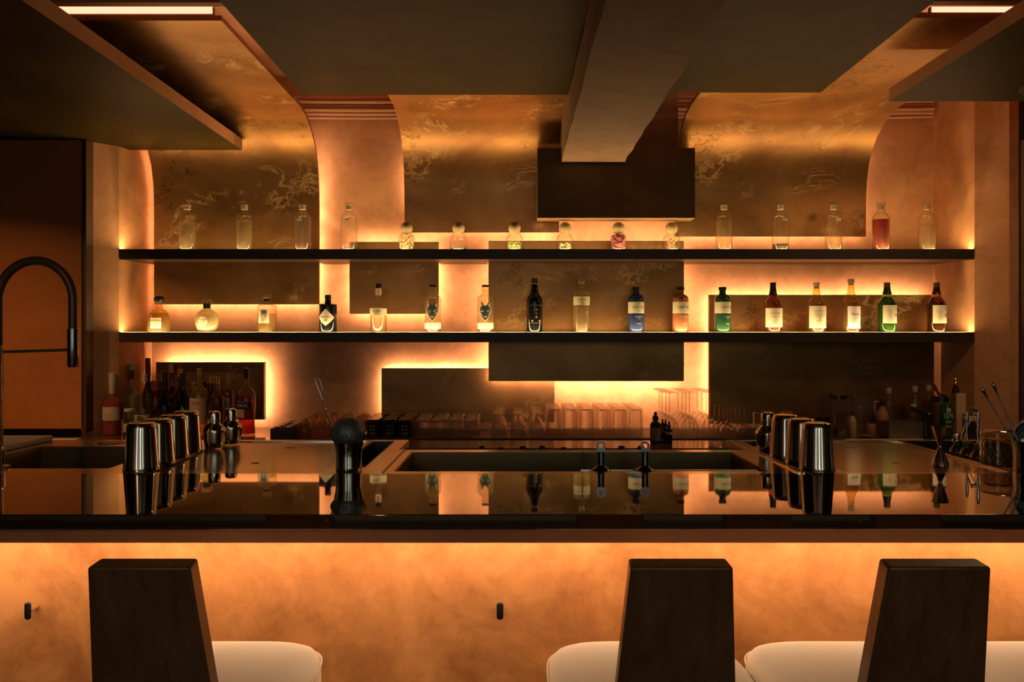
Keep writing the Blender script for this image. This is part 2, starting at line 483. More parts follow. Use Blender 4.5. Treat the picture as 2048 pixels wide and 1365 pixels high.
# ------------------------------------------------------------------ lit wall panels
PD = 5.05
def wall_panel(label, x0, x1, y0, y1, sides, mat=M_PANEL, group='backlit marbled wall panels', PD=5.05):
    X0, X1, Z1, Z0 = PX(x0, PD), PX(x1, PD), PZ(y0, PD), PZ(y1, PD)
    cx = (X0 + X1) / 2
    t = thing('backlit_panel', label, 'wall panel', (cx, PD, Z0), 0, group)
    W = (X1 - X0) / 2; H = Z1 - Z0
    MB().box(-W, W, 0, .022, 0, H).out('panel_face', mat, t)
    MB().box(-.09, .09, .022, WALLY - PD, H / 2 - .05, H / 2 + .05).out('mounting_block', M_SOFFIT, t)
    add_rim(t, -W, W, 0, H, sides, PD)
    return t
def add_rim(t, a0, a1, b0, b1, sides, PD=5.05):
    rim = MB(); ins = .024; lw = .010
    for sd, (cut, s) in sides.items():
        # lip depth so that the light ends at 'cut' metres outside the panel's edge
        lp = .003
        if cut > 0:
            g = WALLY - PD - .026
            lp = .004 + g * (ins - .004) / (cut + ins)
        y0, y1 = .022, .022 + lp
        n = max(2, int(abs((a1 - a0) if sd in 'TB' else (b1 - b0)) / .2))
        yl = .0255
        if sd == 'L':
            rim.box(a0, a0 + .004, y0, y1, b0, b1); u = a0 + ins
            z = lin(b0 + ins, b1 - ins, n)
            strip('led_strip', [(u, yl, q) for q in z], [(u + lw, yl + .008, q) for q in z], s, t)
        if sd == 'R':
            rim.box(a1 - .004, a1, y0, y1, b0, b1); u = a1 - ins
            z = lin(b0 + ins, b1 - ins, n)
            strip('led_strip', [(u, yl, q) for q in z], [(u - lw, yl + .008, q) for q in z], s, t)
        if sd == 'T':
            rim.box(a0, a1, y0, y1, b1 - .004, b1); u = b1 - ins
            x = lin(a0 + ins, a1 - ins, n)
            strip('led_strip', [(q, yl, u) for q in x], [(q, yl + .008, u - lw) for q in x], s, t)
        if sd == 'B':
            rim.box(a0, a1, y0, y1, b0, b0 + .004); u = b0 + ins
            x = lin(a0 + ins, a1 - ins, n)
            strip('led_strip', [(q, yl, u) for q in x], [(q, yl + .008, u + lw) for q in x], s, t)
    rim.out('rim', M_SHELF, t)
H_ = E_HALO
wall_panel('small bronze marbled wall panel glowing at its edges, left of centre between the shelves', 699, 877, 484, 628,
           dict(L=(.0, H_), R=(.0, H_), B=(.12, H_), T=(.06, H_)))
wall_panel('large bronze marbled wall panel at the centre, running behind the lower shelf', 977, 1368, 482, 763,
           dict(L=(.0, H_), R=(.0, H_), B=(0, H_ * 2.7), T=(0, H_)), PD=5.0)
wall_panel('wide dark wall panel at lower right behind the bar tools, lit along its top', 1418, 1868, 590, 848,
           dict(L=(0, H_), T=(.075, H_ * 1.2)))
wall_panel('dark wall panel at lower left behind the liqueur bottles', 312, 528, 725, 840,
           dict(R=(.10, H_ * 1.15), T=(0, H_ * 1.7), B=(0, H_ * .8)))
wall_panel('dark wall panel low behind the tumblers, left of centre', 763, 1109, 737, 845,
           dict(L=(.11, H_ * 1.15), T=(.0, H_ * 1.9)), PD=5.085)

CURVE = [(5.05, .80), (5.046, .88), (5.035, .96), (5.01, 1.045), (4.965, 1.12), (4.90, 1.185), (4.82, 1.235), (4.72, 1.272), (4.60, 1.29)]
def curved_panel(label, X0, X1, ybot, dfront, ledL=None, ledR=None, ledB=None, hi=1.0):
    zb = (VY - ybot) * PD / F
    prof = [(5.05, zb), (5.05, (zb + .80) / 2)] + CURVE + [(4.2, 1.292), (3.8, 1.294), (dfront, 1.296)]
    # outward offset (towards wall / slab)
    off = []
    for i, p in enumerate(prof):
        a = prof[max(i - 1, 0)]; b = prof[min(i + 1, len(prof) - 1)]
        tx, tz = b[0] - a[0], b[1] - a[1]; l = math.hypot(tx, tz)
        off.append((tz / l, -tx / l))
    t = thing('curved_backlit_panel', label, 'wall panel', ((X0 + X1) / 2, PD, CZ + zb), 0, 'curved bronze panels sweeping up into the ceiling')
    W = (X1 - X0) / 2
    th = .022
    poly = [(p[0] - PD, p[1] - zb) for p in prof] + [(p[0] + o[0] * th - PD, p[1] + o[1] * th - zb) for p, o in reversed(list(zip(prof, off)))]
    o = MB().prism(poly, -W, W, 'x').out('panel_face', M_PANEL, t, 30)
    MB().box(-.12, .12, .022, WALLY - PD, .05, .10).out('mounting_block', M_SOFFIT, t)
    for led, xs, sg in ((ledL, -W, 1), (ledR, W, -1)):
        if not led: continue
        h0, h1, s = led
        pa, pb = [], []
        P2 = []
        for (d, h), of in zip(prof, off):
            P2.append((d + of[0] * (th + .004), h + of[1] * (th + .004)))
        # resample between heights
        pts = []
        hs = lin(max(h0, zb + .02), h1, max(3, int((h1 - h0) / .06)))
        for hh in hs:
            for i in range(len(P2) - 1):
                if P2[i][1] <= hh <= P2[i+1][1]:
                    k = (hh - P2[i][1]) / max(P2[i+1][1] - P2[i][1], 1e-6)
                    pts.append((P2[i][0] + k * (P2[i+1][0] - P2[i][0]), hh)); break
        for d, h in pts:
            pa.append((xs + sg * .022, d - PD, h - zb)); pb.append((xs + sg * .032, d - PD, h - zb))
        strip('led_strip', pa, pb, s, t)
    if ledB:
        x = lin(-W + .03, W - .03, 6)
        strip('led_strip', [(q, .026, .022) for q in x], [(q, .026, .032) for q in x], ledB, t)
    return t
cA = curved_panel('curved bronze marbled panel at left rising behind both shelves and bending into the ceiling',
             PX(308, PD), PX(638, PD), 609, 3.37, ledL=(.2, 1.15, H_), ledR=(.2, 1.16, H_), ledB=H_)
cC = curved_panel('curved bronze marbled panel at centre left, over the spice jars', PX(809, PD), .272, 465, 3.95,
             ledL=(.80, 1.12, H_ * .6), ledB=H_ * .55)
cE = curved_panel('curved bronze marbled panel at right above the clear flasks, bending into the ceiling', .985, PX(1732, PD), 473, 3.34,
             ledR=(.62, 1.2, H_ * .45), ledB=H_ * .55)
for t_, X0, X1 in ((cA, PX(308, PD), PX(638, PD)), (cE, .985, PX(1732, PD))):  # hidden strips added on the panel tops to brighten the ceiling void
    cx = (X0 + X1) / 2; zb = t_.location.z - CZ
    for xx in ((X1 - .05 - cx,) if t_ is cA else (X0 + .05 - cx, X1 - .05 - cx)):
        yv = lin(3.5 - PD, 4.60 - PD, 6)
        strip('led_strip', [(xx, q, 1.292 + .035 - zb) for q in yv], [(xx + .012, q, 1.292 + .035 - zb) for q in yv], 48.0, t_)
# ceiling slots: light bars lying behind the open front edges of the side panels
for nm_, X0, X1, t_, lab in (('a', -2.2, PX(425, 3.42), cA, 'glowing linear light in the ceiling slot at upper left'),
                             ('e', PX(1868, 3.40), 2.35, cE, 'glowing linear light in the ceiling slot at upper right')):
    t = thing('linear_light', lab, 'light', ((X0 + X1) / 2, 3.42, CZ + 1.322), 0, 'linear lights in the ceiling slots')
    W = (X1 - X0) / 2
    x = lin(-W, W, 5)
    strip('light_bar', [(q, 0, .022) for q in x], [(q, 0, .052) for q in x], E_SLOT, t)
    MB().box(-W, W, .002, .03, 0, .055).out('housing', M_SOFFIT, t)
struct(MB().box(-2.6, -1.16, 3.27, 3.31, CZ + 1.330, CZ + 1.62).out('trim_1', M_SOFFIT))
struct(MB().box(1.45, 2.8, 3.24, 3.28, CZ + 1.322, CZ + 1.62).out('trim_2', M_SOFFIT))

# ------------------------------------------------------------------ suspended ceiling slabs, beam, soffit box
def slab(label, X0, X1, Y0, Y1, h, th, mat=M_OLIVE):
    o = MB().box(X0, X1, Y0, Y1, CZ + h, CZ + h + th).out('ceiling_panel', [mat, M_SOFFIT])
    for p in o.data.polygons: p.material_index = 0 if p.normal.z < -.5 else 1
    tag(o, label, 'ceiling panel', 'suspended olive ceiling slabs')
    return o
slab('suspended olive ceiling slab at top left, reaching over the faucet', -4.55, -1.630, -1.5, 4.90, 1.11, .066)
slab('suspended olive ceiling slab at top centre, left of the concrete beam', -1.075, .268, -1.5, 4.15, 1.22, .035)
slab('suspended olive ceiling slab right of the concrete beam', .642, 1.53, -1.5, 4.11, 1.22, .035)
slab('suspended olive ceiling slab in the top right corner', 1.77, 4.55, -1.5, 3.88, 1.11, .06)
bm_ = MB()
ys = lin(-1.5, 4.79, 40)
rnd = random.Random(3)
poly0 = []
for y in ys:
    j = lambda s=.0035: rnd.uniform(-s, s)
    poly0.append([(.272 + j(), y, CZ + 1.013 + j(.002)), (.638 + j(.006), y, CZ + 1.013 + j(.002)), (.638 + j(), y, CZ + 1.62), (.272 + j(), y, CZ + 1.62)])
for r in poly0: bm_.v += [Vector(p) for p in r]
n = len(ys)
for i in range(n - 1):
    for k in range(4):
        l = (k + 1) % 4
        bm_.f.append((i*4+k, i*4+l, (i+1)*4+l, (i+1)*4+k))
bm_.f += [(0, 1, 2, 3), tuple((n-1)*4 + k for k in (3, 2, 1, 0))]
struct(bm_.out('ceiling_beam', M_CONC))
o = MB().box(PX(1075, 4.8), PX(1390, 4.8), 4.80, 4.94, CZ + .69, CZ + 1.10).box(.29, .955, 4.80, 4.94, CZ + 1.10, CZ + 1.62).out('soffit_box', plaster('olive bronze plaster', (.13, .080, .030), (.21, .130, .052), 1.8, .6))
tag(o, 'dark olive box with a narrower shaft, on the wall under the concrete beam', 'duct cover')
# conduits along the top of the wall
M_PIPE = simple('painted conduit', (.74, .42, .24), .5)
for k, (yy, r, dd) in enumerate(((194, .010, 5.10), (202, .0105, 5.09), (210, .010, 5.11), (218, .0105, 5.09), (226, .010, 5.10), (234, .009, 5.11))):
    pts = []
    for i in range(41):
        x = -2.25 + 4.85 * i / 40
        pts.append((x, dd, PZ(yy, dd) + .007 * math.sin(x * 2.2 + .8) + .0015 * math.sin(x * (3 + k) + k)))
    o = MB().tube(pts, r, 8).out('conduit', M_PIPE, None, 60)
    tag(o, 'painted conduit along the top of the back wall, %s from the top' % ORD[k], 'pipe', 'conduits under the ceiling')

# ------------------------------------------------------------------ shelves
SH_F, SH_B = 4.80, 5.046
def shelf(label, ytop, ybot, notches):
    z1, z0 = PZ(ytop, SH_F), PZ(ybot, SH_F)
    t = thing('display_shelf', label, 'shelf', (0, SH_F, z0), 0, 'long display shelves')
    bk = 5.136 - SH_F
    poly = [(-2.3185, 0), (2.6905, 0), (2.622, bk)]
    for x0, x1, dn in reversed(notches):
        poly += [(x1, bk), (x1, dn - SH_F), (x0, dn - SH_F), (x0, bk)] if x1 < 2.6 else [(2.634, dn - SH_F), (x0, dn - SH_F), (x0, bk)]
    if notches[-1][1] >= 2.6: poly.remove((2.622, bk))
    poly += [(-2.272, bk)]
    MB().prism(poly, 0, z1 - z0, 'z').out('board', M_SHELF, t)
    x = lin(-2.31, 2.68, 20)
    strip('led_strip', [(q, .014, z1 - z0 + .0004) for q in x], [(q, .030, z1 - z0 + .0004) for q in x], E_SHELF, t)
    return z1
Z_UP = shelf('upper dark shelf holding the clear flasks and spice jars', 498.6, 519, [(-2.232, -1.198, 5.044), (-1.027, -.463, 5.044), (-.170, 1.040, 4.994)])
Z_LO = shelf('lower dark shelf holding the labelled spirit bottles', 665, 685, [(-.170, 1.040, 4.994), (1.188, 2.7, 5.044)])

# ------------------------------------------------------------------ bar front and ledge
BZ = CZ - .354
D0, D1 = 1.622, 2.1035
t = thing('bar_counter', 'long bar with polished black speckled stone ledge above a glowing peach plaster front', 'bar counter', (0, D0, 0))
o = MB().box(-2.6, 2.6, 0, D1 - D0, BZ - .030, BZ).out('stone_ledge', M_STONE, t); bevel(o, .0015, 2)
MB().box(-2.6, 2.6, .016, .040, BZ - .060, BZ - .0302).out('apron', plaster('brown apron plaster', (.36, .15, .075), (.46, .20, .10), 2.5, .5), t)
MB().box(-2.6, 2.6, .22, .30, 0, BZ - .0302).out('front_panel', M_BARWALL, t)
MB().box(-2.6, 2.6, .0402, .2198, BZ - .036, BZ - .0302).out('underside_board', M_SHELF, t)
x = lin(-2.55, 2.55, 16)
strip('led_strip', [(q, .118, BZ - .0375) for q in x], [(q, .142, BZ - .0375) for q in x], E_BAR, t)
MB().box(-2.6, 2.6, .30, D1 - D0, 0, BZ - .0302).out('carcass', M_CUPB, t)

def hook(label, px, py):
    dw = D0 + .22
    X = PX(px, dw - .034); Z = PZ(py, dw - .034)
    t = thing('bag_hook', label, 'hook', (X, dw, Z), 0, 'bag hooks on the bar front')
    m = MB().tube([(0, 0, 0), (0, -.030, 0)], .0065, 16); m.out('pin', M_STEEL, t, 40)
    prof = [(0, -.0195), (.0035, -.019), (.0065, -.0165), (.0075, -.013), (.0075, .013), (.0065, .0165), (.0035, .019), (0, .0195)]
    MB().lathe(prof, 20, Matrix.Translation((0, -.033, 0)), sy=.5).out('head', M_BLACK, t, 50)
hook('small black capsule-shaped hook on the bar front, left of the leftmost stool', 55, 1223)
hook('small black capsule-shaped hook on the bar front near the middle of the bar', 1000, 1223)

# ------------------------------------------------------------------ bar stools
def stool(label, X, rz=0):
    t = thing('bar_stool', label, 'bar stool', (X, 1.18, 0), rz, 'bar stools facing the bar')
    zt = CZ - .328; zb = CZ - .72
    # leaning tapering back plank
    yf = lambda z: -.020 + (zt - z) * .215
    wf = lambda z: .0727 + (zt - z) * .078
    v = []
    th = .036
    for z in (zb, zt):
        w_, y_ = wf(z), yf(z)
        v += [(-w_, y_, z), (w_, y_, z), (w_ - .002, y_ + th, z + .004), (-w_ + .002, y_ + th, z + .004)]
    f = [(3, 2, 1, 0), (4, 5, 6, 7), (0, 1, 5, 4), (1, 2, 6, 5), (2, 3, 7, 6), (3, 0, 4, 7)]
    o = mk('backrest', v, f, M_CHAIR, t); bevel(o, .004, 3)
    # upholstered seat: superellipse plan, domed rounded rim
    def plan(rx, ry, n_=48, e=4.5):
        P = []
        for i in range(n_):
            a = 2 * PI * i / n_; c, s = math.cos(a), math.sin(a)
            P.append((math.copysign(abs(c) ** (2 / e), c) * rx, math.copysign(abs(s) ** (2 / e), s) * ry))
        return P
    rings = []
    zs = CZ - .585
    RX, RY, cy = .178, .175, .235
    for k in range(0, 9):
        a = PI / 2 * k / 8
        ins = .032 * (1 - math.sin(a)); rings.append((ins, -.075 + .0 - .012 * (1 - 0) * math.cos(a) * 0 - .03 * math.cos(a) * 0 + .0 if k == 0 else -.075 + .032 * (1 - math.cos(a)) * 0))
    rings = [(.020, -.085), (.006, -.080), (0, -.068), (0, -.030), (.003, -.016), (.010, -.006), (.022, 0.0005), (.045, .004), (.09, .006), (.14, .0065)]
    v = []; N = 48
    for ins, z in rings:
        for (x_, y_) in plan(RX - ins, RY - ins): v.append((x_, cy + y_, zs + z))
    v.append((0, cy, zs + .0065)); v.append((0, cy, zs - .085))
    f = []
    for r in range(len(rings) - 1):
        for k in range(N):
            l = (k + 1) % N
            f.append((r*N+k, r*N+l, (r+1)*N+l, (r+1)*N+k))
    top = (len(rings) - 1) * N
    for k in range(N):
        l = (k + 1) % N
        f.append((top + k, top + l, len(v) - 2)); f.append((l, k, len(v) - 1))
    mk('seat_cushion', v, f, M_FABRIC, t, 70)
    sm = MB().tube([(x_, cy + y_, zs - .020) for x_, y_ in plan(RX + .0005, RY + .0005)] + [(plan(RX + .0005, RY + .0005)[0][0], cy, zs - .020)], .0022, 6)
    sm.out('piping', M_FABRIC, t, 60)
    MB().box(-.15, .15, cy - .15, cy + .15, zs - .115, zs - .0852).out('seat_frame', M_CHAIR, t)
    for sx in (-1, 1):
        for sy in (-1, 1):
            MB().tube([(sx * .135, cy + sy * .135, zs - .115), (sx * .165, cy + sy * .165, 0)], [.017, .012], 10).out('leg', M_CHAIR, t, 50)
    fr = MB()
    q = .149
    for a, b in (((-q, -q), (q, -q)), ((q, -q), (q, q)), ((q, q), (-q, q)), ((-q, q), (-q, -q))):
        fr.tube([(a[0], cy + a[1], .30), (b[0], cy + b[1], .30)], .008, 8)
    fr.out('footrest', M_DARKSTEEL, t, 50)
    return t
stool('bar stool with dark tapered wooden back at far left, cushion showing to its right', -.533)
stool('bar stool with dark tapered wooden back right of the centre hook', .2365)
stool('bar stool with dark tapered wooden back, second from the right', .6017)
stool('bar stool at the right edge, only its cream cushion in view', .9690)

# ------------------------------------------------------------------ stainless under-bar station
SZ = BZ - .0006
def in_region(x, y):
    if not (D1 < y < 2.79): return False
    if -.36 < x < .715 and y > 2.55: return False
    return -2.3 < x < 2.3
HOLES = [  # x0,x1,y0,y1
    (-1.52, -1.085, 2.19, 2.627),      # left sink
    (-.966, -.497, 2.13, 2.765),       # left drain tray
    (-.482, -.402, 2.20, 2.765),       # left bottle well
    (-.315, .661, 2.142, 2.50),        # ice sink
    (.762, .842, 2.47, 2.77),          # right bottle well
    (.856, 1.285, 2.13, 2.765),        # right drain tray
    (1.300, 1.62, 2.205, 2.765),       # right deep well
]
def in_hole(x, y): return any(a < x < b and c < y < d for a, b, c, d in HOLES)
xs = sorted(set([-2.3, 2.3, -.36, .715] + [h[0] for h in HOLES] + [h[1] for h in HOLES]))
ysv = sorted(set([D1 + .001, 2.79, 2.55] + [h[2] for h in HOLES] + [h[3] for h in HOLES]))
def cell(i, j):
    if not (0 <= i < len(xs) - 1 and 0 <= j < len(ysv) - 1): return False
    cx, cy = (xs[i] + xs[i+1]) / 2, (ysv[j] + ysv[j+1]) / 2
    return in_region(cx, cy) and not in_hole(cx, cy)
st = thing('bar_station', 'stainless steel under-bar station with sinks, drainboards and bottle wells behind the ledge', 'bar station', (0, D1, 0))
m = MB(); th = .022
for i in range(len(xs) - 1):
    for j in range(len(ysv) - 1):
        if not cell(i, j): continue
        x0, x1, y0, y1 = xs[i], xs[i+1], ysv[j] - D1, ysv[j+1] - D1
        n = len(m.v)
        m.v += [Vector(p) for p in ((x0,y0,SZ),(x1,y0,SZ),(x1,y1,SZ),(x0,y1,SZ),(x0,y0,SZ-th),(x1,y0,SZ-th),(x1,y1,SZ-th),(x0,y1,SZ-th))]
        m.f += [(n,n+1,n+2,n+3),(n+7,n+6,n+5,n+4)]
        if not cell(i, j-1): m.f.append((n,n+4,n+5,n+1))
        if not cell(i+1, j): m.f.append((n+1,n+5,n+6,n+2))
        if not cell(i, j+1): m.f.append((n+2,n+6,n+7,n+3))
        if not cell(i-1, j): m.f.append((n+3,n+7,n+4,n))
o = mk('steel_top', m.v, m.f, M_STEEL, st)
bm = bmesh.new(); bm.from_mesh(o.data); bmesh.ops.remove_doubles(bm, verts=bm.verts, dist=1e-5)
bmesh.ops.recalc_face_normals(bm, faces=bm.faces); bm.to_mesh(o.data); bm.free()
def basin(name, h, depth, mat, th=.003):
    a, b, c, d = h; c -= D1; d -= D1; e = .0015
    a += e; b -= e; c += e; d -= e
    z1, z0 = SZ - .001, SZ - depth
    m = MB()
    m.box(a, b, c, d, z0 - th, z0)
    m.box(a, a + th, c, d, z0, z1).box(b - th, b, c, d, z0, z1).box(a + th, b - th, c, c + th, z0, z1).box(a + th, b - th, d - th, d, z0, z1)
    return m.out(name, mat, st)
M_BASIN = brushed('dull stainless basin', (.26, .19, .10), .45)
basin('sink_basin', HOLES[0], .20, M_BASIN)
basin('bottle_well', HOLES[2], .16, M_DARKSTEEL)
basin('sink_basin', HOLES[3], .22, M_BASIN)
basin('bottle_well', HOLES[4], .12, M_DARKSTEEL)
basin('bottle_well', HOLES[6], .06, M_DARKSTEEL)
for h in (HOLES[1], HOLES[5]):
    a, b, c, d = h; c -= D1; d -= D1
    o = MB().box(a + .002, b - .002, c + .002, d - .002, SZ - .008, SZ - .004).out('perforated_tray', M_PERF, st)
    for (u, v) in ((.5, .28), (.52, .78)):
        MB().lathe([(0, 0), (.011, 0), (.011, .0008), (0, .0008)], 20, Matrix.Translation((a + (b - a) * u, c + (d - c) * v, SZ - .0038))).out('tray_drain', M_BLACK, st)
MB().lathe([(0, 0), (.044, 0), (.044, .0015), (0, .0015)], 32, Matrix.Translation((-1.333, 2.712 - D1, SZ + .0002))).out('dark_hole_disc', M_BLACK, st)  # flat black disc stands in for the darkness of a round hole
# raised welt along the inner edge of both wings
for a_, b_, c_ in ((-.348, -.342, .44), (.728, .734, .44), (.742, .745, .68)):
    MB().box(a_, b_, .005, c_, SZ, SZ + .004).out('welt', M_STEEL, st)
MB().box(-2.3, -.37, .02, .68, 0, SZ - .26).box(.73, 2.3, .02, .68, 0, SZ - .26).box(-.36, .72, .02, .44, 0, SZ - .26).out('cabinet_base', M_CUPB, st)
for (x_, y_) in ((-2.27, .04), (-2.27, .66), (-1.06, .66), (-.385, .66), (.735, .66), (2.27, .04), (2.27, .66), (-.98, .012), (.85, .012)):
    MB().box(x_ - .012, x_ + .012, y_, y_ + .02, SZ - .26, SZ - .0222).out('support_post', M_STEEL, st)
# ice-well lid and its two handles
LZ = CZ - .360
t = thing('ice_well_lid', 'dark narrow sliding lid across the front of the central sink', 'lid', (.395, 2.151, LZ))
MB().box(-.219, .255, 0, .050, -.006, -.001).out('lid_board', M_DARKSTEEL, t)
MB().box(-.219, .255, .047, .050, -.001, .001).out('lid_edge', M_STEEL, t)
def lid_handle(label, px):
    d = 2.172
    t = thing('ring_handle', label, 'handle', (PX(px, d), d, LZ - .0008), 0, 'steel ring-topped stoppers at the central sink')
    MB().lathe([(0, 0), (.026, 0), (.0265, .002), (.025, .006), (.016, .012), (.009, .018), (.0085, .048), (.0095, .049), (.0095, .053), (.0, .053)], 32).out('stopper', M_DARKSTEEL, t, 40)
    poly = []
    for i in range(25):
        a = -.35 * PI + (1.7 * PI) * i / 24
        poly.append((.0125 * math.cos(a), .060 + .0125 * math.sin(a)))
    R = []
    for i in range(24):
        a = 2 * PI * i / 24
        R.append((math.cos(a), math.sin(a)))
    v = []; f = []
    for yy in (-.0015, .0015):
        for c, s in R:
            oz = .0685 + .0125 * s
            ox = .0125 * c
            if s < -.5: oz = .052; ox = .0125 * c if abs(c) > .6 else .0125 * c
            v.append((ox, yy, oz))
        for c, s in R: v.append((.0065 * c, yy, .069 + .0065 * s))
    n = 24
    for k in range(n):
        l = (k + 1) % n
        f += [(k, l, n + l, n + k), (2*n + l, 2*n + k, 3*n + k, 3*n + l), (k, 2*n + k, 2*n + l, l), (n + l, 3*n + l, 3*n + k, n + k)]
    mk('ring_tab', v, f, M_DARKSTEEL, t)
lid_handle('left of two ring-topped steel stoppers at the front of the central sink', 1202)
lid_handle('right of two ring-topped steel stoppers, in front of the dropper bottles', 1290)
# bottles of the speed rail behind the central sink: only their black pourer caps show
t = thing('speed_rail', 'steel bottle rail hanging behind the central sink', 'bottle rail', (.1, 2.62, 0))
MB().box(-.35, .55, -.065, .06, BZ - .32, BZ - .316).box(-.35, .55, .057, .06, BZ - .316, BZ - .20).box(-.35, .55, -.067, -.065, BZ - .316, BZ - .20).out('rail_trough', M_STEEL, t)
MB().box(-.33, -.31, -.0695, -.067, BZ - .30, BZ - .04).out('rail_bracket', M_STEEL, t)
MB().box(.51, .53, -.0695, -.067, BZ - .30, BZ - .04).out('rail_bracket', M_STEEL, t)
for k, px in enumerate((964, 1003, 1046, 1085, 1127, 1243, 1282)):
    lowk = k in (1, 4)
    b = thing('rail_bottle', 'black bottle cap peeking over the back rim of the central sink, %s from the left' % ORD[k], 'bottle', (PX(px, 2.615), 2.615, BZ - .3158), 0, 'capped bottles in the speed rail')
    H = .3165 + (-.001 if lowk else .0030)
    MB().lathe([(0, 0), (.028, 0), (.030, .004), (.030, .17), (.026, .20), (.014, .24), (.013, H - .02), (0, H - .02)], 20).out('body', M_LDAMB, b, 50)
    MB().lathe([(.0, H - .0199), (.0115, H - .0199), (.0115, H - .006), (.008, H - .001), (0, H)], 16).out('cap', M_BLACK, b, 50)

# ------------------------------------------------------------------ back counter
KZ = CZ - .5735
t = thing('back_counter', 'long polished brown back counter under the shelves, carrying the glassware', 'counter', (0, 4.18, 0))
# top follows the folded side walls
poly = [(-3.9, 0), (3.9, 0), (3.9, .53), (2.852, .53), (2.698, .615), (2.622, .955), (-2.280, .955), (-2.326, .615), (-2.455, .482), (-3.9, .482)]
MB().prism(poly, KZ - .03, KZ, 'z').out('counter_top', M_CTOP, t)
MB().box(-3.85, 3.85, .02, .46, 0, KZ - .0302).out('cupboard', M_CUPB, t)
MATZ = KZ + .006
o = MB().box(-.95, 1.72, 4.53, 5.045, KZ + .0004, MATZ).out('bar_mat', M_RUBBER); bevel(o, .002, 1)
tag(o, 'thin black rubber mat under the rows of upturned glasses on the back counter', 'mat')

# ------------------------------------------------------------------ text and labels on bottles
def text_mesh(txt, size, align='CENTER'):
    cu = bpy.data.curves.new('lettering', 'FONT'); cu.body = txt; cu.size = size
    cu.align_x = align; cu.align_y = 'CENTER'; cu.resolution_u = 3
    ob = bpy.data.objects.new('lettering_tmp', cu); COL.objects.link(ob)
    bpy.context.view_layer.update()
    me = bpy.data.meshes.new_from_object(ob.evaluated_get(bpy.context.evaluated_depsgraph_get()))
    vs = [v.co.copy() for v in me.vertices]; fs = [tuple(p.vertices) for p in me.polygons]
    bpy.data.objects.remove(ob); bpy.data.curves.remove(cu); bpy.data.meshes.remove(me)
    return vs, fs
def put_text(parent, txt, size, z, R, ang=0.0, mat=None, sy=1.0, flat=None, wide=1.0, name='lettering'):
    """lettering wrapped on a cylinder of radius R (squashed by sy) or on the plane y=flat"""
    vs, fs = text_mesh(txt, size)
    out = []
    for v in vs:
        x = v.x * wide
        if flat is None:
            a = ang + x / R
            out.append((R * math.sin(a), -R * math.cos(a) * sy, z + v.y))
        else: out.append((x + ang, flat, z + v.y))
    return mk(name, out, fs, mat or M_INK, parent)
def wrap_patch(name, parent, R, z0, z1, a0, a1, mat, sy=1.0, n=20, th=.0004):
    v = []; f = []
    for i in range(n + 1):
        a = a0 + (a1 - a0) * i / n
        for r in (R, R - th):
            for z in (z0, z1): v.append((r * math.sin(a), -r * math.cos(a) * sy, z))
    for i in range(n):
        q = i * 4
        f += [(q, q + 4, q + 5, q + 1), (q + 3, q + 7, q + 6, q + 2), (q + 1, q + 5, q + 7, q + 3), (q, q + 2, q + 6, q + 4)]
    f += [(0, 1, 3, 2), (4*n, 4*n + 2, 4*n + 3, 4*n + 1)]
    return mk(name, v, f, mat, parent, 40)
def poly_patch(name, parent, R, pts, mat, sy=1.0, ang=0.0, off=.0):
    """flat polygon (x,z) wrapped on a cylinder"""
    P = []
    for i in range(len(pts)):
        (xa, za), (xb, zb) = pts[i], pts[(i + 1) % len(pts)]
        k = max(1, int(math.hypot(xb - xa, zb - za) / .006))
        P += [(xa + (xb - xa) * j / k, za + (zb - za) * j / k) for j in range(k)]
    n = len(P); cx = sum(p[0] for p in pts) / len(pts); cz = sum(p[1] for p in pts) / len(pts)
    def w3(x, z):
        a = ang + x / R
        return ((R + off) * math.sin(a), -(R + off) * math.cos(a) * sy, z)
    v = []; f = []; M = 7
    for m_ in range(M, 0, -1):
        for x, z in P: v.append(w3(cx + (x - cx) * m_ / M, cz + (z - cz) * m_ / M))
    v.append(w3(cx, cz))
    for m_ in range(M - 1):
        for i in range(n):
            j = (i + 1) % n; f.append((m_*n + i, m_*n + j, (m_+1)*n + j, (m_+1)*n + i))
    for i in range(n): f.append(((M-1)*n + i, (M-1)*n + (i + 1) % n, M*n))
    return mk(name, v, f, mat, parent)
def lines(parent, R, z0, z1, n, wmax, mat, ang=0.0, sy=1.0, seed=1):
    """rows of fine print"""
    rd = random.Random(seed); v = []; f = []
    for i in range(n):
        z = z1 + (z0 - z1) * i / max(1, n - 1); ww = wmax * rd.uniform(.5, 1.0) / 2
        k = 6; base = len(v)
        for j in range(k + 1):
            a = ang + (-ww + 2 * ww * j / k) / R
            for dz in (-.0005, .0005): v.append((R * math.sin(a), -R * math.cos(a) * sy, z + dz))
        for j in range(k):
            q = base + 2 * j; f.append((q, q + 2, q + 3, q + 1))
    return mk('fine_print', v, f, mat, parent)

